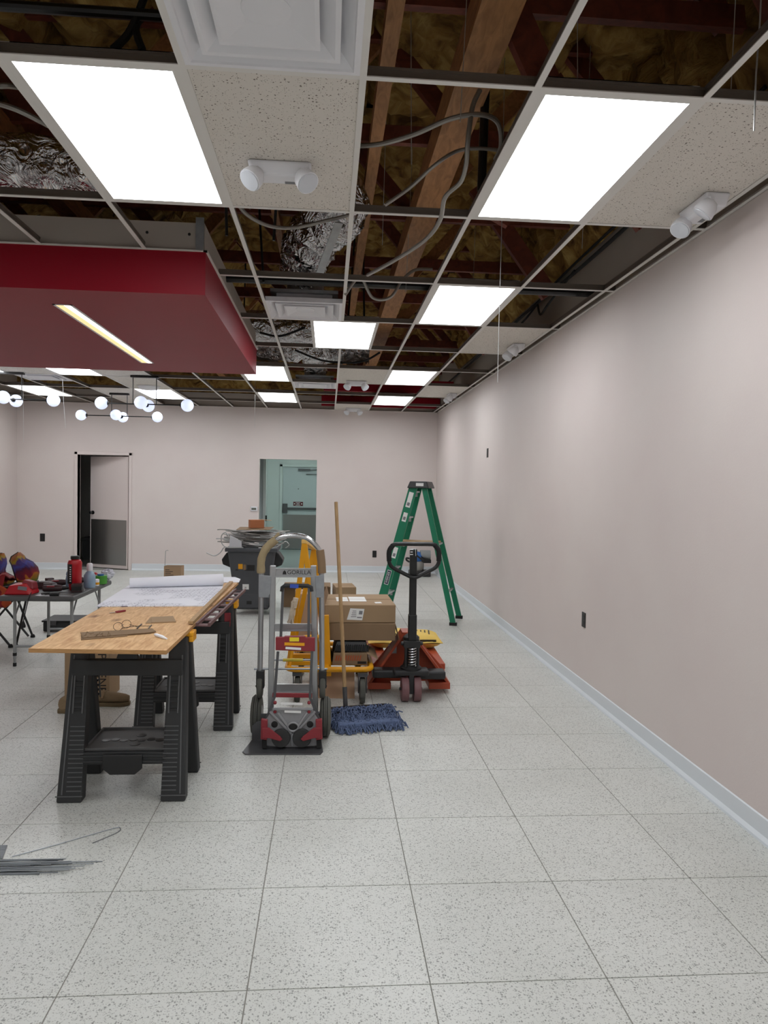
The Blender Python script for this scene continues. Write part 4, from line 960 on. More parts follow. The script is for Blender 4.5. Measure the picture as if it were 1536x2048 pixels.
for u, s in ((562, 1), (604, -1)):
    c = C(u, 1477, -.03)
    wh = part('wheel', mat('worn_black_rubber', (44, 44, 44), .7), ft, lambda m: m.lathe([(.038,-.012),(.052,-.012),(.055,-.006),(.055,.006),(.052,.012),(.038,.012)], c, (0,1,0), 30), smooth=True)
    part('spokes', BLACK, wh, lambda m: [m.bar(c, c+Vector((.043*math.cos(a), 0, .043*math.sin(a))), .008, .008, (0,1,0)) for a in [i*2*math.pi/8 for i in range(8)]])
    part('wheel_hub', BLACK, wh, lambda m: m.lathe([(.014, -.016), (.014, .016)], c, (0,1,0), 14))
    ub = 524 if s == 1 else 642
    part('wheel_bracket', REDM, ft, lambda m: m.prism([C(ub, 1457, -.05), C(ub+14*s, 1457, -.05), C(u-2*s, 1474, -.05), C(u+3*s, 1480, -.05), C(u-2*s, 1484, -.05), C(ub+14*s, 1478, -.05), C(ub, 1478, -.05)], (0, .012, 0)), bevel=.003)
    part('corner_hinge', REDM, ft, lambda m: m.prism([C(ub-2*s, 1440, -.045), C(ub+11*s, 1442, -.045), C(ub+10*s, 1482, -.045), C(ub-3*s, 1480, -.045)], (0, .03, 0)), bevel=.004)
    part('foot', BLKRUB, ft, lambda m: m.prism([C(ub, 1482, -.03), C(ub+9*s, 1482, -.03), C(ub+9*s, 1498, -.03), C(ub, 1498, -.03)], (0, .02, 0)))
    for v in (1407, 1425): part('rivet', REDM, ft, lambda m: m.lathe([(.01, -.012), (.01, 0), (.004, .004)], C(550 if s == 1 else 618, v, -.004), (0,-1,0), 10))

ft.location.z += FT_LIFT
# ================================================================ yellow panel cart
pc = thing('panel_cart', 'yellow tubular panel cart with A-frame uprights behind the hand truck', 'cart', (.0, 5.6, 0))
zc = .245
ring = []
for (x, y, a0) in ((.335, 5.19, -90), (.335, 6.05, 0), (-.275, 6.05, 90), (-.275, 5.19, 180)):
    for k in range(7):
        a = math.radians(a0+k*15); r = .07; cxq = x-.07 if x > 0 else x+.07; cyq = y+.07 if y < 5.5 else y-.07
        ring.append(Vector((cxq+r*math.cos(a), cyq+r*math.sin(a), zc)))
part('base_ring', YEL, pc, lambda m: m.tube(ring, .02, 12, closed=True), smooth=True)
part('deck_bar', YEL, pc, lambda m: [m.bar((-.27, y, zc), (.33, y, zc), .05, .03) for y in (5.4, 5.62, 5.85)])
part('centre_rail', YEL, pc, lambda m: (m.bar((.0, 5.2, zc+.002), (.0, 6.04, zc+.002), .05, .03), m.bar((-.1, 5.62, zc+.002), (.1, 5.62, zc+.002), .05, .03)))
part('side_hoop', YEL, pc, lambda m: m.tube(smooth_path([(-.265, 5.24, zc), (-.23, 5.28, .42), (-.16, 5.30, .455), (-.05, 5.30, .46)], 4), .016, 10), smooth=True)
for (u, v, Y) in ((609, 1084, 5.42), (628, 1097, 5.85)):
    ap = at(u, v, Y)
    for xb in ((-.27, -.05) if Y < 5.6 else (-.265, -.015)):
        part('upright', YEL, pc, lambda m: m.bar(ap, (xb, Y+.02, zc), .038, .03, (0,1,0)), bevel=.004)
part('ridge_bar', mat('highlit_yellow', (224, 180, 96), .5), pc, lambda m: m.bar(at(608, 1083, 5.40), at(629, 1097, 5.87), .04, .03), bevel=.004)  # paler yellow puts the highlight on the top bar into its colour
part('side_post', YEL, pc, lambda m: m.bar(at(651, 1230, 5.3), at(656, 1352, 5.3), .05, .03, (0,1,0)), bevel=.004)
for x, y in ((.27, 5.19), (-.20, 5.22), (.27, 6.0), (-.20, 6.0)):
    cs = part('caster', DKSTEEL, pc, lambda m: (m.box((x-.035, y-.04, .2), (x+.035, y+.04, .226)), m.box((x-.032, y-.03, .08), (x-.026, y+.03, .2)), m.box((x+.026, y-.03, .08), (x+.032, y+.03, .2))))
    part('caster_wheel', RUBBER, cs, lambda m: m.lathe([(.06,-.022),(.09,-.018),(.095,0),(.09,.018),(.06,.022)], (x, y, .095), (1,0,0), 24), smooth=True)
# rag hanging from an upright
rg = thing('cotton_mop_head', 'small off-white cotton string mop hanging on the yellow upright', 'mop', at(585, 1250, 5.36))
COT = mat('cotton', (214, 200, 180), .95, vary=.15, vscale=60)
part('binding', COT, rg, lambda m: m.tube([at(592, 1196, 5.37), at(588, 1215, 5.37)], .02, 10), smooth=True)
def strings(m):
    r = random.Random(4)
    for k in range(26):
        m.tube([at(588+r.uniform(-5, 4), 1205+r.uniform(-4, 6), 5.36+r.uniform(-.02, .02)), at(584+r.uniform(-5, 6), 1230, 5.36+r.uniform(-.02, .02)), at(580+r.uniform(-7, 7), 1248+r.uniform(-5, 4), 5.36+r.uniform(-.02, .02))], .004, 5)
o = part('strings', COT, rg, strings); o['kind'] = 'stuff'

# cartons on the cart
def carton(c, size, rz, label, group=None, mt=CARD, taped=True, name='cardboard_box'):
    t = thing(name, label, 'box', (c[0], c[1], c[2]), group); cz = c[2]+size[2]/2
    part('box_body', mt, t, lambda m: m.cbox((c[0], c[1], cz), size, rz), bevel=.004, seg=1)
    R = Matrix.Rotation(rz, 3, 'Z'); cc = Vector((c[0], c[1], c[2]))
    if taped: part('lid_seam', CARDD, t, lambda m: m.prism([cc+R @ Vector((x, y, size[2]+.0005)) for x, y in ((-size[0]/2, -.004), (size[0]/2, -.004), (size[0]/2, .004), (-size[0]/2, .004))], (0, 0, .001)))
    return t, R, cc
t, R, cc = carton((.245, 5.62, .555), (.53, .54, .135), .03, 'flat cardboard carton with white shipping labels, topmost on the yellow cart')
ff = lambda x, z_: cc+R @ Vector((x, -.2707, z_))
lb = part('shipping_label', LABELW, t, lambda m: m.prism([ff(-.1, .025), ff(.015, .02), ff(.03, .105), ff(-.075, .11)], (0, -.0008, 0)))
def lp(m):
    for k in range(4): m.prism([ff(-.07+.004*k, .045+k*.014), ff(-.03, .045+k*.014), ff(-.03, .05+k*.014), ff(-.07+.004*k, .05+k*.014)], (0, -.0014, 0))
    m.prism([ff(-.012, .065), ff(.014, .063), ff(.018, .09), ff(-.008, .092)], (0, -.0014, 0)); m.prism([ff(-.025, .038), ff(.012, .036), ff(.013, .044), ff(-.024, .046)], (0, -.0014, 0))
part('label_print', INKG, lb, lp)
tf = lambda x, y: cc+R @ Vector((x, y, .1355))
for (a, b, c_, d_) in ((-.17, -.08, -.1, .1), (-.07, .06, -.11, .12)):
    part('shipping_label', LABELW, t, lambda m: m.prism([tf(a, c_), tf(b, c_), tf(b, d_), tf(a, d_)], (0, 0, .0008)))
part('shipping_label', LABELW, t, lambda m: m.prism([tf(.12, -.2), tf(.17, -.19), tf(.165, -.13), tf(.115, -.14)], (0, 0, .0008)))
part('flap', CARD, t, lambda m: m.prism([tf(-.262, -.26), tf(-.262, .26), tf(-.17, .26)+Vector((-.07, 0, .07)), tf(-.17, -.2)+Vector((-.07, 0, .07))], (.003, 0, .003)))
t, R, cc = carton((.255, 5.60, .425), (.54, .52, .128), -.03, 'plain cardboard carton directly under the labelled carton on the cart', mt=CARD2, taped=False)
part('flap', CARD2, t, lambda m: m.prism([cc+R @ Vector((.272, -.25, .11)), cc+R @ Vector((.272, .2, .11)), cc+R @ Vector((.3, .2, .0)), cc+R @ Vector((.3, -.25, .0))], (.004, 0, 0)))
bt = thing('black_tray', 'black ribbed plastic tray under the cartons on the yellow cart', 'tray', (.2, 5.5, .365))
part('tray_body', BLACK, bt, lambda m: m.hexa([(.06, 5.32, .3475), (.32, 5.32, .3475), (.32, 5.75, .3475), (.06, 5.75, .3475)], [(.08, 5.36, .418), (.30, 5.36, .418), (.30, 5.7, .418), (.08, 5.7, .418)]), bevel=.006)
def fins(m):
    for k in range(16): m.box((.07+k*.016, 5.312, .348), (.077+k*.016, 5.34, .395))
part('fins', BLKM, bt, fins)
sbx = thing('striped_box', 'open cardboard box with orange stripes at the bottom of the cart load', 'box', (.2, 5.5, .262))
part('box_body', CARD2, sbx, lambda m: m.hexa([(.05, 5.27, .2615), (.308, 5.27, .2615), (.308, 5.72, .2615), (.05, 5.72, .2615)], [(.06, 5.27, .338), (.305, 5.27, .342), (.30, 5.7, .342), (.06, 5.7, .338)]))
def strp(m):
    for k in range(11): x = .07+k*.0175; m.prism([(x, 5.2685, .29), (x+.008, 5.2685, .29), (x+.018, 5.2685, .33), (x+.010, 5.2685, .33)], (0, -.001, 0))
part('orange_stripes', mat('orange_print', (170, 74, 34), .7), sbx, strp)
part('handle_slot', BLKM, sbx, lambda m: m.box((.235, 5.268, .268), (.30, 5.2695, .286)))
part('flap', CARD, sbx, lambda m: m.prism([(.305, 5.28, .342), (.30, 5.6, .342), (.38, 5.58, .31), (.39, 5.3, .29)], (0, 0, .004)))
for k, (x, lean) in enumerate(((.045, .05), (.02, .045), (-.005, .04))):
    o = part('cardboard_sheet', CARD if k % 2 else CARD2, None, lambda m: m.prism([(x, 5.345, .262), (x, 5.7, .262), (x-lean, 5.7, .42), (x-lean, 5.345, .42-.02*k)], (.005, 0, 0)))
    tag(o, 'loose cardboard panel leaning at the side of the striped box', 'cardboard', 'cardboard panels leaning on the cart load')
o = part('cardboard_sheet', mat('pinkish_cardboard', (178, 146, 118), .9, vary=.06, vscale=5), None, lambda m: m.prism([(-.12, 5.32, .0), (.22, 5.30, .0), (.22, 5.42, .205), (-.12, 5.44, .205)], (0, .006, 0)))
tag(o, 'wide cardboard sheet propped on the floor under the yellow cart', 'cardboard')

# ================================================================ dust mop
YH0 = Vector((.143, 4.93, .06)); YH1 = at(672, 1004, 5.17)
dm = thing('dust_mop', 'dust mop with a long wooden handle and shaggy blue head', 'mop', (.25, 4.78, 0))
part('handle', WOODH, dm, lambda m: m.tube([YH0+(YH1-YH0)*.07, YH0.lerp(YH1, .5), YH1], [.0135, .0135, .0125], 14), smooth=True)
part('socket', DKSTEEL, dm, lambda m: m.tube([YH0, YH0+(YH1-YH0)*.09], .0165, 12))
part('head_frame', BLKM, dm, lambda m: m.cbox((.25, 4.86, .052), (.40, .16, .02), .2))
def yarn(m):
    r = random.Random(11); ca_ = Vector((.256, 4.76, 0)); Rz = Matrix.Rotation(.2, 3, 'Z')
    for k in range(1500):
        x = r.uniform(-.215, .225); y = r.uniform(-.18, .2); dome = .075*(1-abs(y-.02)/.26)
        p0 = ca_+Rz @ Vector((x, y, .012+dome*r.uniform(.35, 1)))
        a = r.uniform(0, 6.28) if r.random() < .4 else (-1.57 if y < .02 else 1.57)+r.uniform(-.8, .8); L = r.uniform(.03, .075)
        d = Vector((math.cos(a), math.sin(a), 0)); p1 = p0+d*L*.5+Vector((0, 0, r.uniform(0, .015))); p2 = p0+d*L; p2.z = max(.006, p0.z-r.uniform(.01, .04)); p1.z = max(.007, p1.z)
        m.tube([p0, p1, p2], .0042, 5)
o = part('yarn', YARN, dm, yarn); o['kind'] = 'stuff'
part('mop_pad', YARN, dm, lambda m: m.cbox((.258, 4.77, .028), (.42, .36, .05), .2), bevel=.02)

# ================================================================ pallet jack
pj = thing('pallet_jack', 'orange pallet jack with a black loop handle and purple-brown wheels', 'pallet jack', (.64, 5.5, 0))
for x in (.585, .675):
    wh = part('steer_wheel', mat('polyurethane', (112, 78, 80), .5, vary=.12, vscale=18), pj, lambda m: m.lathe([(.06,-.026),(.086,-.026),(.09,-.02),(.09,.02),(.086,.026),(.06,.026)], (x, 5.24, .09), (1,0,0), 30), smooth=True)
    part('wheel_hub', DKSTEEL, wh, lambda m: m.lathe([(.06, -.024), (.06, .024)], (x, 5.24, .09), (1,0,0), 20))
part('wheel_axle', BLACK, pj, lambda m: (m.cyl((.545, 5.24, .09), (.715, 5.24, .09), .012, 10), m.box((.612, 5.2, .06), (.648, 5.28, .2))), bevel=.003)
part('steer_yoke', BLACK, pj, lambda m: (m.box((.5, 5.2, .19), (.76, 5.32, .235)), m.box((.35, 5.3, .15), (.6, 5.42, .21)), m.box((.68, 5.3, .14), (.9, 5.42, .2))), bevel=.015, seg=3)
part('pump_cylinder', BLACK, pj, lambda m: m.lathe([(.075,.23),(.08,.245),(.06,.26),(.05,.3),(.05,.4),(.06,.43),(.06,.47),(.035,.49)], (.63, 5.27, 0), (0,0,1), 20), smooth=True)
part('coil_spring', CHROME, pj, lambda m: m.tube([Vector((.63+.028*math.cos(i*.7), 5.205+.028*math.sin(i*.7), .27+i*.0021)) for i in range(64)], .0055, 6), smooth=True)
part('linkage', BLACK, pj, lambda m: (m.box((.57, 5.2, .4), (.69, 5.27, .45)), m.cyl((.55, 5.225, .43), (.71, 5.225, .43), .014, 10), m.cyl((.585, 5.21, .26), (.585, 5.21, .42), .01, 8), m.cyl((.675, 5.21, .26), (.675, 5.21, .42), .01, 8)), bevel=.003)
hb, htp = Vector((.632, 5.235, .44)), at(827, 1098, 5.16)
part('tiller', BLKM, pj, lambda m: (m.bar(hb, hb.lerp(htp, .3), .062, .045, (0,1,0)), m.bar(hb.lerp(htp, .28), htp, .052, .036, (0,1,0))), bevel=.006)
lp_ = smooth_path([at(827, 1088, 5.15), at(800, 1088, 5.15), at(786, 1090, 5.15), at(778, 1102, 5.15), at(778, 1122, 5.15), at(784, 1134, 5.15), at(800, 1143, 5.15), at(820, 1153, 5.15), at(828, 1155, 5.15), at(836, 1153, 5.15), at(856, 1143, 5.15), at(872, 1134, 5.15), at(878, 1122, 5.15), at(878, 1102, 5.15), at(870, 1090, 5.15), at(855, 1088, 5.15)], 4)
part('loop_handle', BLKM, pj, lambda m: m.tube(lp_, .0145, 10, closed=True), smooth=True)
for side in (0, 1):
    u = 778.5 if side == 0 else 877.5
    part('hand_grip', BLKRUB, pj, lambda m: m.tube(smooth_path([at(u+(8 if side == 0 else -8), 1090, 5.15), at(u, 1102, 5.15), at(u, 1122, 5.15)], 4), .018, 10), smooth=True)
part('lever', BLKM, pj, lambda m: m.bar(at(832, 1110, 5.14), at(850, 1124, 5.14), .012, .012))
def tl(m):
    for v, w_ in ((1099, 6), (1104, 4), (1109, 5)): m.bar(at(825-w_, v, 5.131), at(824+w_*.4, v, 5.131), .002, .006)
    m.bar(at(831, 1096, 5.131), at(831.5, 1112, 5.131), .002, .006)
part('tiller_print', LABELW, pj, tl)
# orange head frame: two sloping cheeks to a flat top, back plate, then forks
ap = Vector((.615, 5.46, .46)); L0, R0 = Vector((.325, 5.47, .06)), Vector((.95, 5.47, .06))
def headf(m):
    m.prism([(.34, 5.60, .05), (.94, 5.60, .05), (.94, 5.60, .14), (.665, 5.60, .45), (.585, 5.60, .45), (.34, 5.60, .14)], (0, .012, 0))
    for (a, b) in (((.335, .075), (.59, .45)), ((.945, .075), (.66, .45))): m.bar((a[0], 5.52, a[1]), (b[0], 5.54, b[1]), .02, .18, (0,1,0))
    m.box((.58, 5.45, .44), (.67, 5.62, .465))
part('head_frame', ORG, pj, headf, bevel=.003)
part('data_plate', STEEL, pj, lambda m: m.box((.49, 5.596, .27), (.555, 5.6, .34)))
def shoes_(m):
    m.box((.325, 5.42, .035), (.50, 5.62, .085)); m.box((.79, 5.42, .035), (.955, 5.62, .085))
part('front_shoe', ORG, pj, shoes_, bevel=.004)
for x in (.335, .785):
    fk = part('fork', ORG, pj, lambda m: m.prism([(x, 5.61, .14), (x+.16, 5.61, .14), (x+.16, 6.6, .14), (x+.12, 6.75, .14), (x+.04, 6.75, .14), (x, 6.6, .14)], (0, 0, .045)), bevel=.005)
    part('load_roller', RUBBER, fk, lambda m: m.cyl((x+.03, 6.5, .045), (x+.13, 6.5, .045), .045, 18))
    part('roller_link', DKSTEEL, fk, lambda m: m.box((x+.07, 6.2, .05), (x+.09, 6.55, .14)))
# bags of mix on the forks
BAG = mat('bag_paper', (222, 188, 92), .7, vary=.06, vscale=10)
bg = thing('mix_bag', 'yellow paper bag of dry mix with dark print lying on the pallet jack forks', 'bag', (.66, 6.3, .187))
def bag(m):
    nx, ny = 14, 10; V = []
    X0, X1, Y0_, Y1_ = .36, 1.0, 6.06, 6.5
    for s in (1, -1):
        for a in range(nx+1):
            for b in range(ny+1):
                u, v = a/nx, b/ny; e = min(1, 6*min(u, 1-u))**.5*min(1, 6*min(v, 1-v))**.5
                V.append((X0+(X1-X0)*u, Y0_+(Y1_-Y0_)*v, .187+.06+(s*.058*e)+(.006*math.sin(9*u+5*v) if s > 0 else 0)))
    n = (nx+1)*(ny+1); Fq = []
    for s in (0, 1):
        for a in range(nx):
            for b in range(ny): q = s*n+a*(ny+1)+b; Fq.append((q, q+1, q+ny+2, q+ny+1))
    m._add(V, Fq)
part('bag_body', BAG, bg, bag, smooth=True)
def bprint(m):
    for k in range(7): x = .68+k*.035; m.bar((x, 6.16, .306), (x+.02, 6.34, .306), .012, .003)
    m.bar((.80, 6.075, .262), (.94, 6.075, .262), .012, .03)
    for k in range(3): m.bar((.42+k*.07, 6.18, .306), (.47+k*.07, 6.18, .306), .03, .003)
part('bag_print', mat('bag_ink', (62, 54, 30), .7), bg, bprint)

# ================================================================ step ladder
sd_ = Vector((.316, .949, 0)); pd = Vector((-.949, .316, 0))
lad = thing('step_ladder', 'green fiberglass step ladder standing open by the right wall', 'ladder', (1.05, 8.5, 0))
SP = .92; HT = 1.60
rn = Vector((1.46, 8.16, 0)); rf = Vector((1.612, 8.61, 0)); fn_ = rn+pd*SP; ffr = rf+pd*SP
mid = (rn+rf+fn_+ffr)/4; tn = mid-sd_*.14; tf_ = mid+sd_*.14
zt = Vector((0, 0, HT))
def rail(name, a, b, mt, w_, d_, parent=lad): return part(name, mt, parent, lambda m: m.bar(Vector(a).lerp(b, .014), b, w_, d_, sd_), bevel=.003)
fr_n = rail('front_rail', fn_, tn+pd*.06+zt, GREEN, .1, .03)
fr_f = rail('front_rail', ffr, tf_+pd*.06+zt, GREEN, .1, .03)
rr_n = rail('rear_rail', rn, tn-pd*.06+zt, GREEN, .062, .028)
rr_f = rail('rear_rail', rf, tf_-pd*.06+zt, GREEN, .062, .028)
part('top_cap', BLACK, lad, lambda m: m.hexa([mid+zt+pd*x+sd_*y+Vector((0,0,-.03)) for x, y in ((-.13,-.2),(.13,-.2),(.13,.2),(-.13,.2))], [mid+zt+pd*x+sd_*y+Vector((0,0,.05)) for x, y in ((-.1,-.18),(.1,-.18),(.1,.18),(-.1,.18))]), bevel=.008)
part('paint_patch', LABELW, lad, lambda m: m.cbox(mid+zt-sd_*.192+pd*-.02+Vector((0,0,.005)), (.09, .004, .05), math.atan2(pd.y, pd.x)))
for k in range(1, 6):
    f_ = k*.305/HT; a = fn_.lerp(tn+pd*.06+zt, f_); b = ffr.lerp(tf_+pd*.06+zt, f_)
    st = part('step', ALU, lad, lambda m: m.bar(a, b, .078, .022), bevel=.002)
    part('step_gusset', STEEL, st, lambda m: (m.bar(a+sd_*.03, a+sd_*.03+Vector((0,0,-.06))-pd*.02, .03, .006), m.bar(b-sd_*.03, b-sd_*.03+Vector((0,0,-.06)), .03, .006)))
    if k in (1, 3, 5):
        fb = f_ if k == 3 else f_+.04; a2 = rn.lerp(tn-pd*.06+zt, fb); b2 = rf.lerp(tf_-pd*.06+zt, fb); part('rear_brace', ALU, lad, lambda m: m.bar(a2, b2, .03, .02))
for a, b in ((fn_.lerp(tn+zt, .56), rn.lerp(tn+zt, .56)), (ffr.lerp(tf_+zt, .56), rf.lerp(tf_+zt, .56))): part('spreader', STEEL, lad, lambda m: m.bar(a, b, .02, .005))
for p_, q_ in ((rn, tn-pd*.06+zt), (fn_, tn+pd*.06+zt), (rf, tf_-pd*.06+zt), (ffr, tf_+pd*.06+zt)): part('foot', BLKRUB, lad, lambda m: m.cbox(p_.lerp(q_, .014)+Vector((0, 0, .0175-HT*.014)), (.085, .04, .035), math.atan2(pd.y, pd.x)))
# stickers on the near front rail
d_ = (tn+pd*.06+zt-fn_).normalized(); nn = -sd_; sidev = d_.cross(nn).normalized()
def sticker(f0, f1, w_, mt, name='sticker', off=.0):
    a = fn_.lerp(tn+pd*.06+zt, f0)+nn*(.0155+off); b = fn_.lerp(tn+pd*.06+zt, f1)+nn*(.0155+off)
    return part(name, mt, fr_n, lambda m: m.prism([a-sidev*w_/2, a+sidev*w_/2, b+sidev*w_/2, b-sidev*w_/2], nn*.0008))
for f0, f1, w_ in ((.84, .95, .055), (.735, .80, .05), (.465, .545, .05)): sticker(f0, f1, w_, LABELW); sticker(f0+.012, f0+.035, w_*.6, INKG, 'sticker_print', .001)
sticker(.27, .375, .05, LABELW, 'logo_plate'); sticker(.274, .371, .042, LOGOINK, 'logo_field', .001)
text('WERNER', .034, fn_.lerp(tn+pd*.06+zt, .3225)+nn*.0182, d_, -sidev if (d_.cross(-sidev)).dot(nn) > 0 else sidev, LABELW, fr_n)
# plank resting across the spreaders
zk = HT*.60
def plank(m):
    f3 = .915/HT; a = fn_.lerp(tn+pd*.06+zt, f3); b = rn.lerp(tn-pd*.06+zt, f3); a.z = b.z = .9258; m.prism([a+sd_*.03, b+sd_*.03, b+sd_*.31, a+sd_*.31], (0, 0, .018))
o = part('wood_plank', WOODH, None, plank); tag(o, 'short wood plank resting across the ladder spreaders', 'plank')
# ================================================================ trash bin heaped with cable scrap
bn = thing('rolling_bin', 'dark grey rolling trash bin heaped with cable scrap', 'trash bin', (-.9, 9.0, 0))
bx0, bx1, by0, by1 = -1.09, -.70, 8.80, 9.24; tx0, tx1, ty0, ty1 = -1.19, -.62, 8.70, 9.30; zb, ztop = .06, .80
part('bin_body', GREYCAN, bn, lambda m: m.hexa([(bx0, by0, zb), (bx1, by0, zb), (bx1, by1, zb), (bx0, by1, zb)], [(tx0, ty0, ztop), (tx1, ty0, ztop), (tx1, ty1, ztop), (tx0, ty1, ztop)]), bevel=.02, seg=3)
part('rim', GREYCAN, bn, lambda m: (m.box((tx0-.025, ty0-.025, ztop-.03), (tx1+.025, ty0+.01, ztop+.012)), m.box((tx0-.025, ty1-.01, ztop-.03), (tx1+.025, ty1+.025, ztop+.012)), m.box((tx0-.025, ty0, ztop-.03), (tx0+.01, ty1, ztop+.012)), m.box((tx1-.01, ty0, ztop-.03), (tx1+.025, ty1, ztop+.012))), bevel=.006)
part('grip_recess', BLACK, bn, lambda m: [m.bar((x, ty0-.004+.1*.14, ztop-.02), (x*.99-.008, ty0+.04, ztop-.26), .03, .01, (0,1,0)) for x in (-1.08, -.97)])
for s_ in (-1, 1): part('side_handle', BLACK, bn, lambda m: m.prism([((tx0 if s_ < 0 else tx1)+s_*q[0], 8.84, q[1]) for q in ((-.02, .77), (.03, .74), (.085, .66), (.07, .60), (-.03, .56))], (0, .3, 0)), bevel=.01)
part('bottom_step', GREYCAN, bn, lambda m: m.box((bx0+.02, by0-.03, .08), (bx1-.02, by0+.02, .26)), bevel=.012)
part('kick_slot', BLKM, bn, lambda m: m.box((-.96, by0-.032, .13), (-.90, by0-.028, .17)))
for x in (bx0-.03, bx1+.03):
    part('wheel', mat('grey_wheel', (140, 136, 128), .7), bn, lambda m: m.lathe([(.06,-.02),(.088,-.018),(.092,0),(.088,.018),(.06,.02)], (x, by0+.08, .092), (1,0,0), 24), smooth=True)
part('axle', DKSTEEL, bn, lambda m: m.cyl((bx0-.04, by0+.08, .092), (bx1+.04, by0+.08, .092), .01, 8))
fy_ = lambda z_: by0+(ty0-by0)*(z_-zb)/(ztop-zb)-.0025
def bl(m, x, z_, w_, h_): m.prism([(x, fy_(z_), z_), (x+w_, fy_(z_), z_), (x+w_, fy_(z_+h_), z_+h_), (x, fy_(z_+h_), z_+h_)], (0, -.001, 0))
part('yellow_sticker', YEL, bn, lambda m: bl(m, -1.06, .56, .052, .062)); part('sticker', CARD2, bn, lambda m: bl(m, -1.0, .55, .03, .065)); part('sticker', INK, bn, lambda m: bl(m, -.955, .54, .09, .07))
lb = part('paper_label', LABELW, bn, lambda m: bl(m, -1.01, .31, .075, .065)); part('label_print', INK, lb, lambda m: (bl(m, -.985, .32, .022, .022), ))
# cable coils: each loop a thing of its own
rc = random.Random(21)
ccx, ccy = -.92, 9.0
heap = lambda x, y: .027*(1+math.sin(7*x+1)*math.cos(6*y))
for k in range(26):
    lay, ring_ = divmod(k, 3)
    if ring_ == 0: lx, ly, lrx, lry, lr = ccx+rc.uniform(-.05, .09), ccy+rc.uniform(.0, .05), rc.uniform(.34, .43), rc.uniform(.22, .26), rc.uniform(-.12, .12)
    q_ = (1., .82, .6)[ring_]; rx, ry = lrx*q_, lry*q_; a0 = rc.uniform(0, 6.28); n = 36; span = rc.uniform(4.2, 6.1); pts = []
    for i in range(n+1):
        a = a0+span*i/n; wob = 1+.035*math.sin(4*a+lay); x = rx*wob*math.cos(a); y = ry*wob*math.sin(a)
        pts.append(Vector((lx+x*math.cos(lr)-y*math.sin(lr), ly+x*math.sin(lr)+y*math.cos(lr), 0)))
    for p_ in pts: p_.z = ztop+.0195+.0185*lay+heap(p_.x, p_.y)
    o = part('cable_scrap', CABLE if k % 4 else CONDUIT, None, lambda m: m.tube(pts, .0065, 6), smooth=True)
    tag(o, 'grey coiled cable offcut in the heap on the trash bin', 'cable', 'cable offcuts heaped on the trash bin')
for pts, lab in (([(-1.0, 8.70, .8195), (-1.15, 8.70, .8195), (-1.225, 8.70, .8195), (-1.27, 8.70, .76), (-1.34, 8.695, .72), (-1.43, 8.69, .755)], 'loose grey cable end sticking out past the left side of the bin'),
                 ([(-1.05, 8.684, .8205), (-1.19, 8.684, .8215), (-1.25, 8.684, .87), (-1.255, 8.682, .96), (-1.21, 8.68, 1.0), (-1.17, 8.68, .95)], 'grey cable end curling upward over the bin edge'),
                 ([(-.82, 8.69, .8205), (-.64, 8.69, .8215), (-.56, 8.685, .86), (-.5, 8.685, .9), (-.46, 8.685, .86), (-.5, 8.685, .82)], 'grey cable end looping past the right side of the bin')):
    tag(part('cable_end', CABLE, None, lambda m: m.tube(smooth_path(pts, 6), .0065, 6), smooth=True), lab, 'cable')
zf = ztop+.0195+.0185*8+.054+.0065
tag(part('cardboard_flap', CARD2, None, lambda m: m.prism([(-1.10, 8.80, zf-.006), (-.70, 8.80, zf), (-.68, 9.2, zf+.012), (-1.1, 9.2, zf+.006)], (0, 0, .006))), 'flat brown cardboard piece lying on the cable heap', 'cardboard')
zk_ = zf+.013
t = thing('scrap_carton', 'small torn orange-brown carton on top of the cable heap', 'box', (-.86, 9.0, zk_))
part('box_body', mat('orange_cardboard', (176, 112, 74), .85, vary=.1, vscale=9), t, lambda m: m.cbox((-.88, 9.0, zk_+.05), (.17, .12, .1), .3))
part('flap', CARD, t, lambda m: m.prism([(-.82, 8.98, zk_+.1), (-.7, 9.0, zk_+.09), (-.7, 9.1, zk_+.09), (-.83, 9.08, zk_+.1)], (0, 0, .004)))
tag(part('plastic_wrap', mat('clear_film', (206, 208, 212), .3), None, lambda m: [m.prism([(-1.17+.03*k, 8.7085, .8125), (-1.10+.025*k, 8.7085, .8125), (-1.09+.02*k, 8.714, .93-.01*k), (-1.16+.03*k, 8.714, .96-.02*k)], (.004, .006, 0)) for k in range(4)]), 'crumpled clear plastic film at the left of the cable heap', 'plastic film')
# cartons on the floor behind the yellow cart
t, R, cc = carton((-.26, 9.6, 0), (.62, .5, .26), .0, 'low brown carton on the floor between the bin and the yellow cart', mt=CARD2, taped=False)
part('flap', CARD, t, lambda m: m.prism([(-.57, 9.35, .26), (.05, 9.35, .26), (.02, 9.2, .29), (-.54, 9.2, .29)], (0, 0, .005)))
t, R, cc = carton((.225, 9.3, 0), (.26, .4, .3), .1, 'brown carton on the floor behind the dust mop handle', taped=True)
t, R, cc = carton((-.18, 6.5, 0), (.2, .3, .62), .05, 'tall narrow carton standing behind the yellow cart uprights', mt=mat('pinkish_cardboard', (178, 146, 118), .9))

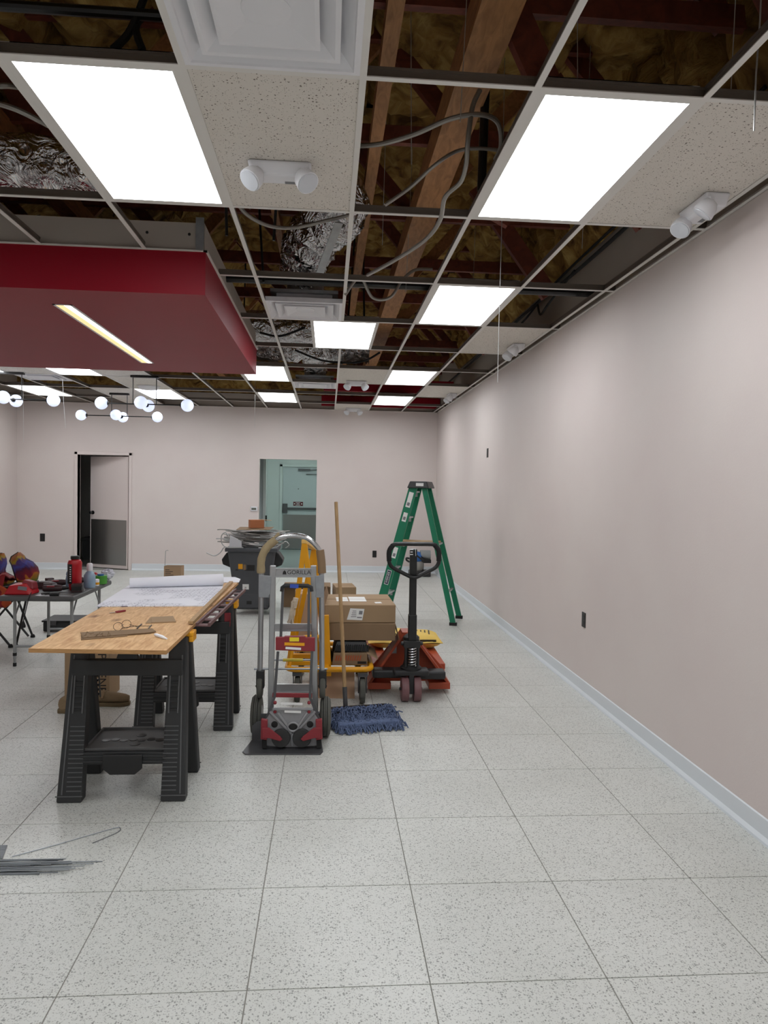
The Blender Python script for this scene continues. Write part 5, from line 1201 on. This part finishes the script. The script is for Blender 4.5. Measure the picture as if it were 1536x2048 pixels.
# ================================================================ machine in the far corner
mc = thing('wet_vacuum', 'small blue and grey shop machine on a black base in the far corner', 'machine', (1.66, 12.82, 0))
part('base', BLACK, mc, lambda m: m.box((1.47, 12.66, 0), (1.84, 12.98, .10)), bevel=.02)
part('tank', mat('grey_tank', (150, 148, 142), .5), mc, lambda m: m.lathe([(.1,.1),(.13,.14),(.13,.24),(.1,.27)], (1.60, 12.82, 0), (0,0,1), 20), smooth=True)
part('motor_head', mat('blue_plastic2', (40, 96, 164), .4), mc, lambda m: m.sphere((1.60, 12.8, .34), .12, 16, 10, (1, 1, .85)), smooth=True)
part('motor_grille', mat('grey_grille', (132, 136, 136), .5), mc, lambda m: m.cyl((1.66, 12.8, .38), (1.84, 12.8, .38), .085, 18))
part('bracket', BLKM, mc, lambda m: (m.bar((1.5, 12.72, .43), (1.84, 12.72, .26), .035, .03), m.box((1.66, 12.76, .1), (1.72, 12.9, .3)), m.box((1.72, 12.74, .24), (1.85, 12.9, .3))))
part('handle', BLACK, mc, lambda m: m.tube(smooth_path([(1.52, 12.8, .3), (1.42, 12.8, .32), (1.42, 12.8, .28), (1.5, 12.8, .24)], 5), .018, 8), smooth=True)

# ================================================================ folding table at the left with tools
zt_ = .62
T0 = pz(150, 1193, zt_); T1 = pz(216, 1160, zt_); TL = pz(18, 1186, zt_)
tx1_ = T0.x-.01; ty0_ = min(T0.y, TL.y); ty1_ = T1.y; tx0_ = TL.x-.02
ft_ = thing('folding_table', 'low folding table with a dark grey plastic top and grey tube legs', 'table', ((tx0_+tx1_)/2, (ty0_+ty1_)/2, 0))
part('table_top', GREYTAB, ft_, lambda m: m.box((tx0_, ty0_, zt_-.045), (tx1_, ty1_, zt_)), bevel=.016, seg=3)
for y in (ty0_+.16, ty1_-.16):
    for x in (tx0_+.07, tx1_-.07):
        lg = part('leg', LEGG, ft_, lambda m: (m.cyl((x, y, .06), (x, y, zt_-.04), .0135, 10)))
        part('leg_extension', LEGG, lg, lambda m: m.cyl((x, y, .02), (x, y, .1), .0115, 10)); part('foot', BLKRUB, lg, lambda m: m.cyl((x, y, 0), (x, y, .03), .0145, 10)); part('leg_collar', BLKRUB, lg, lambda m: m.cyl((x, y, .09), (x, y, .115), .016, 10))
        part('brace', LEGG, lg, lambda m: m.bar((x, y, zt_-.2), (x, y+(.14 if y < (ty0_+ty1_)/2 else -.14), zt_-.045), .012, .006))
    part('leg_crossbar', LEGG, ft_, lambda m: (m.cyl((tx0_+.07, y, .17), (tx1_-.07, y, .17), .011, 8)))
W_ = tx1_-tx0_; D_ = ty1_-ty0_
def tp(fx, fy, dz=0.): return Vector((tx0_+W_*fx, ty0_+D_*fy, zt_+dz))
DKR = mat('dark_maroon_plastic', (56, 32, 34), .5, vary=.25, vscale=30)
# charger (red)
ch = thing('battery_charger', 'red battery charger with a slanted top on the corner of the folding table', 'charger', tp(.24, .12))
c = tp(.24, .12)
part('charger_body', REDP, ch, lambda m: m.hexa([c+Vector((-.13, -.07, 0)), c+Vector((.09, -.07, 0)), c+Vector((.11, .09, 0)), c+Vector((-.11, .09, 0))], [c+Vector((-.09, -.05, .075)), c+Vector((.02, -.05, .09)), c+Vector((.08, .07, .1)), c+Vector((-.08, .07, .085))]), bevel=.012)
part('battery_dock', REDM, ch, lambda m: m.hexa([c+Vector((-.01, -.02, .07)), c+Vector((.09, -.02, .04)), c+Vector((.11, .06, .04)), c+Vector((.01, .06, .07))], [c+Vector((.01, -.01, .12)), c+Vector((.08, -.01, .1)), c+Vector((.10, .05, .1)), c+Vector((.03, .05, .12))]), bevel=.008)
part('window', INKG, ch, lambda m: m.bar(c+Vector((-.01, -.066, .06)), c+Vector((.06, -.066, .05)), .004, .03))
part('power_cord', BLKRUB, ch, lambda m: m.tube(smooth_path([c+Vector((.1, -.07, .02)), c+Vector((.11, -.12, .01)), Vector((c.x+.1, ty0_-.02, zt_-.05)), Vector((c.x+.07, ty0_-.025, zt_-.2))], 6), .004, 6))
part('plug', BLKRUB, ch, lambda m: m.lathe([(.005, 0), (.012, -.02), (.018, -.04), (.016, -.055)], (c.x+.07, ty0_-.025, zt_-.2), (0,0,1), 10))
# big red bottle
bo = thing('water_jug', 'tall red and black jug standing on the folding table', 'jug', tp(.80, .36))
c = tp(.80, .36)
part('jug_body', REDP, bo, lambda m: m.lathe([(.042,0),(.048,.01),(.05,.05),(.056,.06),(.058,.22),(.06,.235),(.05,.262),(.03,.27)], c, (0,0,1), 24), smooth=True)
part('black_panel', BLKP, bo, lambda m: m.tube([c+Vector((.0585*math.cos(a), .0585*math.sin(a), .15)) for a in [math.radians(q) for q in range(-165, -90, 8)]], .004, 4) if False else [m.prism([c+Vector((.0592*math.cos(math.radians(q)), .0592*math.sin(math.radians(q)), .06)), c+Vector((.0592*math.cos(math.radians(q+12)), .0592*math.sin(math.radians(q+12)), .06)), c+Vector((.0592*math.cos(math.radians(q+12)), .0592*math.sin(math.radians(q+12)), .23)), c+Vector((.0592*math.cos(math.radians(q)), .0592*math.sin(math.radians(q)), .23))], (.001*math.cos(math.radians(q)), .001*math.sin(math.radians(q)), 0)) for q in range(-178, -95, 12)])
part('jug_cap', BLKP, bo, lambda m: m.lathe([(.034,.27),(.036,.275),(.036,.295),(.03,.3)], c, (0,0,1), 20), smooth=True)
def jm(m):
    for k in range(7): q = math.radians(-108); m.box(c+Vector((.06*math.cos(q)-.006, .06*math.sin(q)-.002, .08+k*.02)), c+Vector((.06*math.cos(q)+.006, .06*math.sin(q)+.001, .088+k*.02)))
part('volume_marks', LABELW, bo, jm)
# drills and tools
def drill(c, rz, label, s=1.):
    t = thing('cordless_drill', label, 'power tool', c, 'dark cordless tools lying on the folding table'); R = Matrix.Rotation(rz, 3, 'Z'); c = Vector(c); q = lambda x, y, z_: c+R @ Vector((x*s, y*s, z_*s))
    part('motor_body', DKR, t, lambda m: m.lathe([(.018,-.1),(.028,-.09),(.03,.02),(.026,.05),(.018,.06)], q(0, 0, .032), R @ Vector((1, 0, 0)), 14), smooth=True)
    part('chuck', BLKP, t, lambda m: m.lathe([(.018,.06),(.019,.07),(.012,.1),(.006,.11)], q(0, 0, .032), R @ Vector((1, 0, 0)), 12), smooth=True)
    part('grip', BLKP, t, lambda m: m.bar(q(-.05, 0, .03), q(-.08, .1, .026), .035*s, .03*s), bevel=.006)
    part('battery', DKR, t, lambda m: m.cbox(q(-.085, .13, .03), (.07*s, .05*s, .06*s), rz+.3), bevel=.006)
    part('accent', REDM, t, lambda m: m.cbox(q(-.03, -.02, .05), (.06*s, .03*s, .012*s), rz))
drill(tp(.44, .58), .3, 'dark drill lying behind the charger on folding table'); drill(tp(.60, .24), .15, 'dark drill lying in front of the red jug'); drill(tp(.60, .76), .1, 'dark drill lying past the red jug beside the tape rolls')
bt_ = thing('battery_pack', 'square dark battery pack with maroon edges beside the red jug', 'battery', tp(.9, .25))
part('pack_body', BLKP, bt_, lambda m: m.cbox(tp(.9, .25, .035), (.085, .1, .07), .2), bevel=.006); part('pack_edge', DKR, bt_, lambda m: (m.cbox(tp(.9, .25, .058), (.09, .104, .012), .2), m.cbox(tp(.9, .25, .01), (.09, .104, .012), .2)))
bt_ = thing('battery_pack', 'dark battery pack with grey end lying behind the charger', 'battery', tp(.33, .45))
part('pack_body', DKR, bt_, lambda m: m.cbox(tp(.33, .45, .03), (.12, .08, .06), -.1), bevel=.01); part('pack_end', INKG, bt_, lambda m: m.sphere(tp(.33, .45, .03)+Vector((.07, -.01, 0)), .03, 12, 8, (1.2, .8, .8)), smooth=True)
sd2 = thing('screwdriver', 'long screwdriver lying along the front edge of the folding table', 'screwdriver', tp(.7, .06))
part('handle', BLKP, sd2, lambda m: m.tube([tp(.66, .035, .013), tp(.78, .04, .013)], .013, 10), smooth=True); part('shaft', CHROME, sd2, lambda m: m.cyl(tp(.78, .04, .012), tp(.96, .06, .0045), .004, 8))
sd2 = thing('putty_knife', 'white putty knife with a dark handle beside the red charger', 'putty knife', tp(.53, .06))
part('blade', PAPER, sd2, lambda m: m.prism([tp(.47, .035, .0005), tp(.54, .02, .0005), tp(.58, .06, .0005), tp(.51, .08, .0005)], (0, 0, .002))); part('handle', BLKP, sd2, lambda m: m.bar(tp(.535, .06, .0085), tp(.60, .115, .0085), .02, .016), bevel=.004)
# bottles, tape rolls, bag
bz = thing('spray_bottle', 'clear blue spray bottle half hidden by the red jug', 'bottle', tp(.93, .5))
CLB = mat('bluish_plastic', (140, 164, 186), .25)
part('bottle_body', CLB, bz, lambda m: m.lathe([(.045,0),(.05,.01),(.05,.11),(.035,.135),(.02,.15)], tp(.93, .5), (0,0,1), 18), smooth=True); part('bottle_cap', FIXW, bz, lambda m: m.lathe([(.024,.15),(.026,.16),(.026,.21),(.018,.22)], tp(.93, .5), (0,0,1), 14), smooth=True)
bz = thing('water_bottle', 'clear plastic bottle on the charger side of the red jug', 'bottle', tp(.66, .48))
part('bottle_body', CLB, bz, lambda m: m.lathe([(.03,0),(.034,.01),(.034,.1),(.03,.11),(.034,.12),(.03,.14),(.014,.16)], tp(.66, .48), (0,0,1), 18), smooth=True); part('bottle_cap', mat('teal_cap', (60, 130, 150), .4), bz, lambda m: m.cyl(tp(.66, .48, .16), tp(.66, .48, .178), .015, 12))
tr_ = thing('tape_roll', 'green tape roll standing among the small tools', 'tape', tp(.95, .76))
part('roll', mat('green_tape', (72, 150, 50), .5), tr_, lambda m: m.lathe([(.03,0),(.058,0),(.058,.075),(.03,.075)], tp(.95, .76), (0,0,1), 24)); part('core', mat('blue_core', (40, 90, 150), .5), tr_, lambda m: m.lathe([(.024,.0),(.03,.0),(.03,.09),(.024,.09)], tp(.95, .76), (0,0,1), 18))
tr_ = thing('marker_pot', 'small white and yellow pot in front of the green tape roll', 'pot', tp(.96, .62))
part('pot_body', PAPER, tr_, lambda m: m.lathe([(.026,0),(.028,.03),(.028,.055),(.02,.06)], tp(.96, .62), (0,0,1), 16), smooth=True); part('band', YEL, tr_, lambda m: m.lathe([(.0285,.012),(.0285,.032)], tp(.96, .62), (0,0,1), 16))
tr_ = thing('red_pouch', 'crumpled red pouch near the far corner of the folding table', 'pouch', tp(.80, .88))
part('pouch_body', REDP, tr_, lambda m: m.sphere(tp(.80, .88, .045), .05, 12, 8, (.8, .7, .9)), smooth=False); part('pouch_base', BLKP, tr_, lambda m: m.cbox(tp(.80, .88, .012), (.08, .06, .024), .3))
FILM = mat('plastic_film', (196, 198, 208), .25)
def crumple(m, c, r, n=9, seed=1, sc=(1, 1, .8)):
    rr = random.Random(seed); o0 = len(m.v); m.sphere(c, r, 14, 9, sc)
    for k in range(o0, len(m.v)):
        v = Vector(m.v[k])-Vector(c); m.v[k] = tuple(Vector(c)+v*rr.uniform(.72, 1.1))
o = part('plastic_bag', FILM, None, lambda m: crumple(m, tp(.96, .95, .062), .068, seed=3)); tag(o, 'crumpled clear plastic bag at the far corner of the folding table', 'plastic bag')

# ================================================================ camp chair with draped work gear at the left edge
cx0, cy0 = -3.17, 7.20
cc_ = thing('camp_chair', 'folding camp chair with black tube legs and grey fabric beside the folding table', 'chair', (cx0, cy0, 0))
for (a, b) in (((-.25, -.22, .01), (.18, -.22, .56)), ((.22, -.22, .01), (-.22, -.22, .56)), ((.26, -.2, .01), (.22, .22, .56)), ((.24, .24, .01), (.24, -.22, .56)), ((-.25, .22, .01), (.2, .22, .55)), ((.2, .24, .01), (-.22, .22, .55))):
    part('leg', BLKM, cc_, lambda m: m.cyl((cx0+a[0], cy0+a[1], a[2]), (cx0+b[0], cy0+b[1], b[2]), .011, 8))
for x, y in ((-.25, -.22), (.22, -.22), (.26, -.2), (.24, .24), (-.25, .22)): part('foot', BLKRUB, cc_, lambda m: m.lathe([(.022, 0), (.022, .015), (.014, .03)], (cx0+x, cy0+y, 0), (0,0,1), 10))
CHF = mat('grey_canvas', (120, 118, 108), .85)
part('seat', CHF, cc_, lambda m: m.hexa([(cx0-.22, cy0-.22, .40), (cx0+.2, cy0-.22, .44), (cx0+.2, cy0+.22, .44), (cx0-.22, cy0+.22, .40)], [(cx0-.22, cy0-.22, .50), (cx0+.2, cy0-.22, .455), (cx0+.2, cy0+.22, .455), (cx0-.22, cy0+.22, .50)]), bevel=.01)
part('side_fabric', CHF, cc_, lambda m: m.prism([(cx0+.13, cy0-.24, .36), (cx0+.21, cy0-.24, .46), (cx0+.2, cy0-.24, .58), (cx0-.2, cy0-.24, .56), (cx0-.2, cy0-.24, .33)], (0, .01, 0)))
part('armrest', BLKRUB, cc_, lambda m: (m.box((cx0+.13, cy0-.24, .552), (cx0+.31, cy0+.22, .577)),), bevel=.006)
part('backrest', CHF, cc_, lambda m: m.prism([(cx0-.26, cy0-.2, .45), (cx0-.26, cy0+.2, .45), (cx0-.3, cy0+.2, .9), (cx0-.3, cy0-.2, .9)], (.012, 0, 0)))
JK = mat('red_fabric', (128, 26, 30), .85, vary=.25, vscale=16); JO = mat('orange_fabric', (170, 72, 34), .85, vary=.2, vscale=16)
jk = thing('work_vest', 'red and orange work vest draped over the camp chair', 'vest', (cx0+.1, cy0-.1, .46))
def drape(m, P, t=.03):
    n = len(P); m.prism(P, (0, t, 0))
def vest(m):
    path = ((-.262, .38), (-.27, .46), (-.268, .53), (-.255, .585), (-.22, .602), (-.14, .607), (-.05, .60), (.03, .59)); nx = 12; rr = random.Random(8); V = []
    for t_ in (0, .012):
        rr.seed(8)
        for i in range(nx+1):
            for (y, z_) in path:
                b = rr.uniform(0, .02); top = 1 if z_ > .58 else 0
                V.append((cx0-.17+.34*i/nx+rr.uniform(-.006, .006), cy0+y-(b+t_)*(1-top), z_+(b*4.5*(1 if -.24 < y < .02 else .1)+t_)*top+(.02*math.sin(i*1.3) if z_ < .45 else 0)))
    n = (nx+1)*len(path); w_ = len(path); Fq = []
    for t_ in (0, 1):
        for i in range(nx):
            for k in range(w_-1): q = t_*n+i*w_+k; Fq.append((q, q+1, q+w_+1, q+w_))
    for i in range(nx):
        for k in (0, w_-1): Fq.append((i*w_+k, (i+1)*w_+k, n+(i+1)*w_+k, n+i*w_+k))
    for k in range(w_-1):
        for i in (0, nx): Fq.append((i*w_+k, i*w_+k+1, n+i*w_+k+1, n+i*w_+k))
    m._add(V, Fq)
part('vest_body', JK, jk, vest, smooth=True)
part('vest_hem', JO, jk, lambda m: m.prism([(cx0+.13, cy0-.285, .60), (cx0+.21, cy0-.285, .56), (cx0+.25, cy0-.285, .42), (cx0+.19, cy0-.285, .38), (cx0+.12, cy0-.285, .46)], (0, .03, 0)), bevel=.01)
part('vest_strap', BLKP, jk, lambda m: m.tube([(cx0+.06, cy0-.16, .70), (cx0+.10, cy0-.28, .62), (cx0+.15, cy0-.30, .54)], .011, 8))
def kneepad(cu, tilt, label, s=1., Yk=6.5):
    t = thing('knee_pad', label, 'knee pad', at(cu[0], cu[1], Yk), 'tie-dye padded gear on the camp chair'); Yp = Yk
    def cup(m):
        px_ = cu[2]; front = [at(u, v, Yp) for u, v in px_]; cen = sum(front, Vector())/len(front); back = [cen+(p_-cen)*1.0+Vector((0, .05, 0)) for p_ in front]; mid_ = [cen+(p_-cen)*.72+Vector((0, -.055, 0)) for p_ in front]; n = len(front); cf = cen+Vector((0, -.075, 0))
        vs = back+front+mid_+[cf, cen+Vector((0, .05, 0))]; fs = []
        for k in range(n):
            j = (k+1) % n; fs += [(k, j, n+j, n+k), (n+k, n+j, 2*n+j, 2*n+k), (2*n+k, 2*n+j, 3*n), (j, k, 3*n+1)]
        m._add(vs, fs)
    part('pad_shell', TIEDYE, t, cup, smooth=True)
    def edge(m): m.tube([at(u, v, Yp+.02) for u, v in cu[2]], .009, 8, closed=True)
    part('pad_edge', BLKP, t, edge, smooth=True)
kneepad((52, 1165, [(36, 1105), (45, 1112), (48, 1117), (62, 1124), (72, 1135), (75, 1146), (72, 1160), (65, 1168), (50, 1169), (36, 1167), (30, 1150), (24, 1130), (20, 1122), (23, 1114)]), 0, 'large tie-dye padded cup leaning beside the red charger', Yk=7.06)
kneepad((-4, 1165, [(-25, 1106), (4, 1107), (9, 1118), (10, 1128), (7, 1140), (8, 1146), (16, 1150), (28, 1155), (22, 1172), (0, 1180), (-25, 1180)]), 0, 'tie-dye padded cup on the camp chair behind the vest', Yk=7.32)
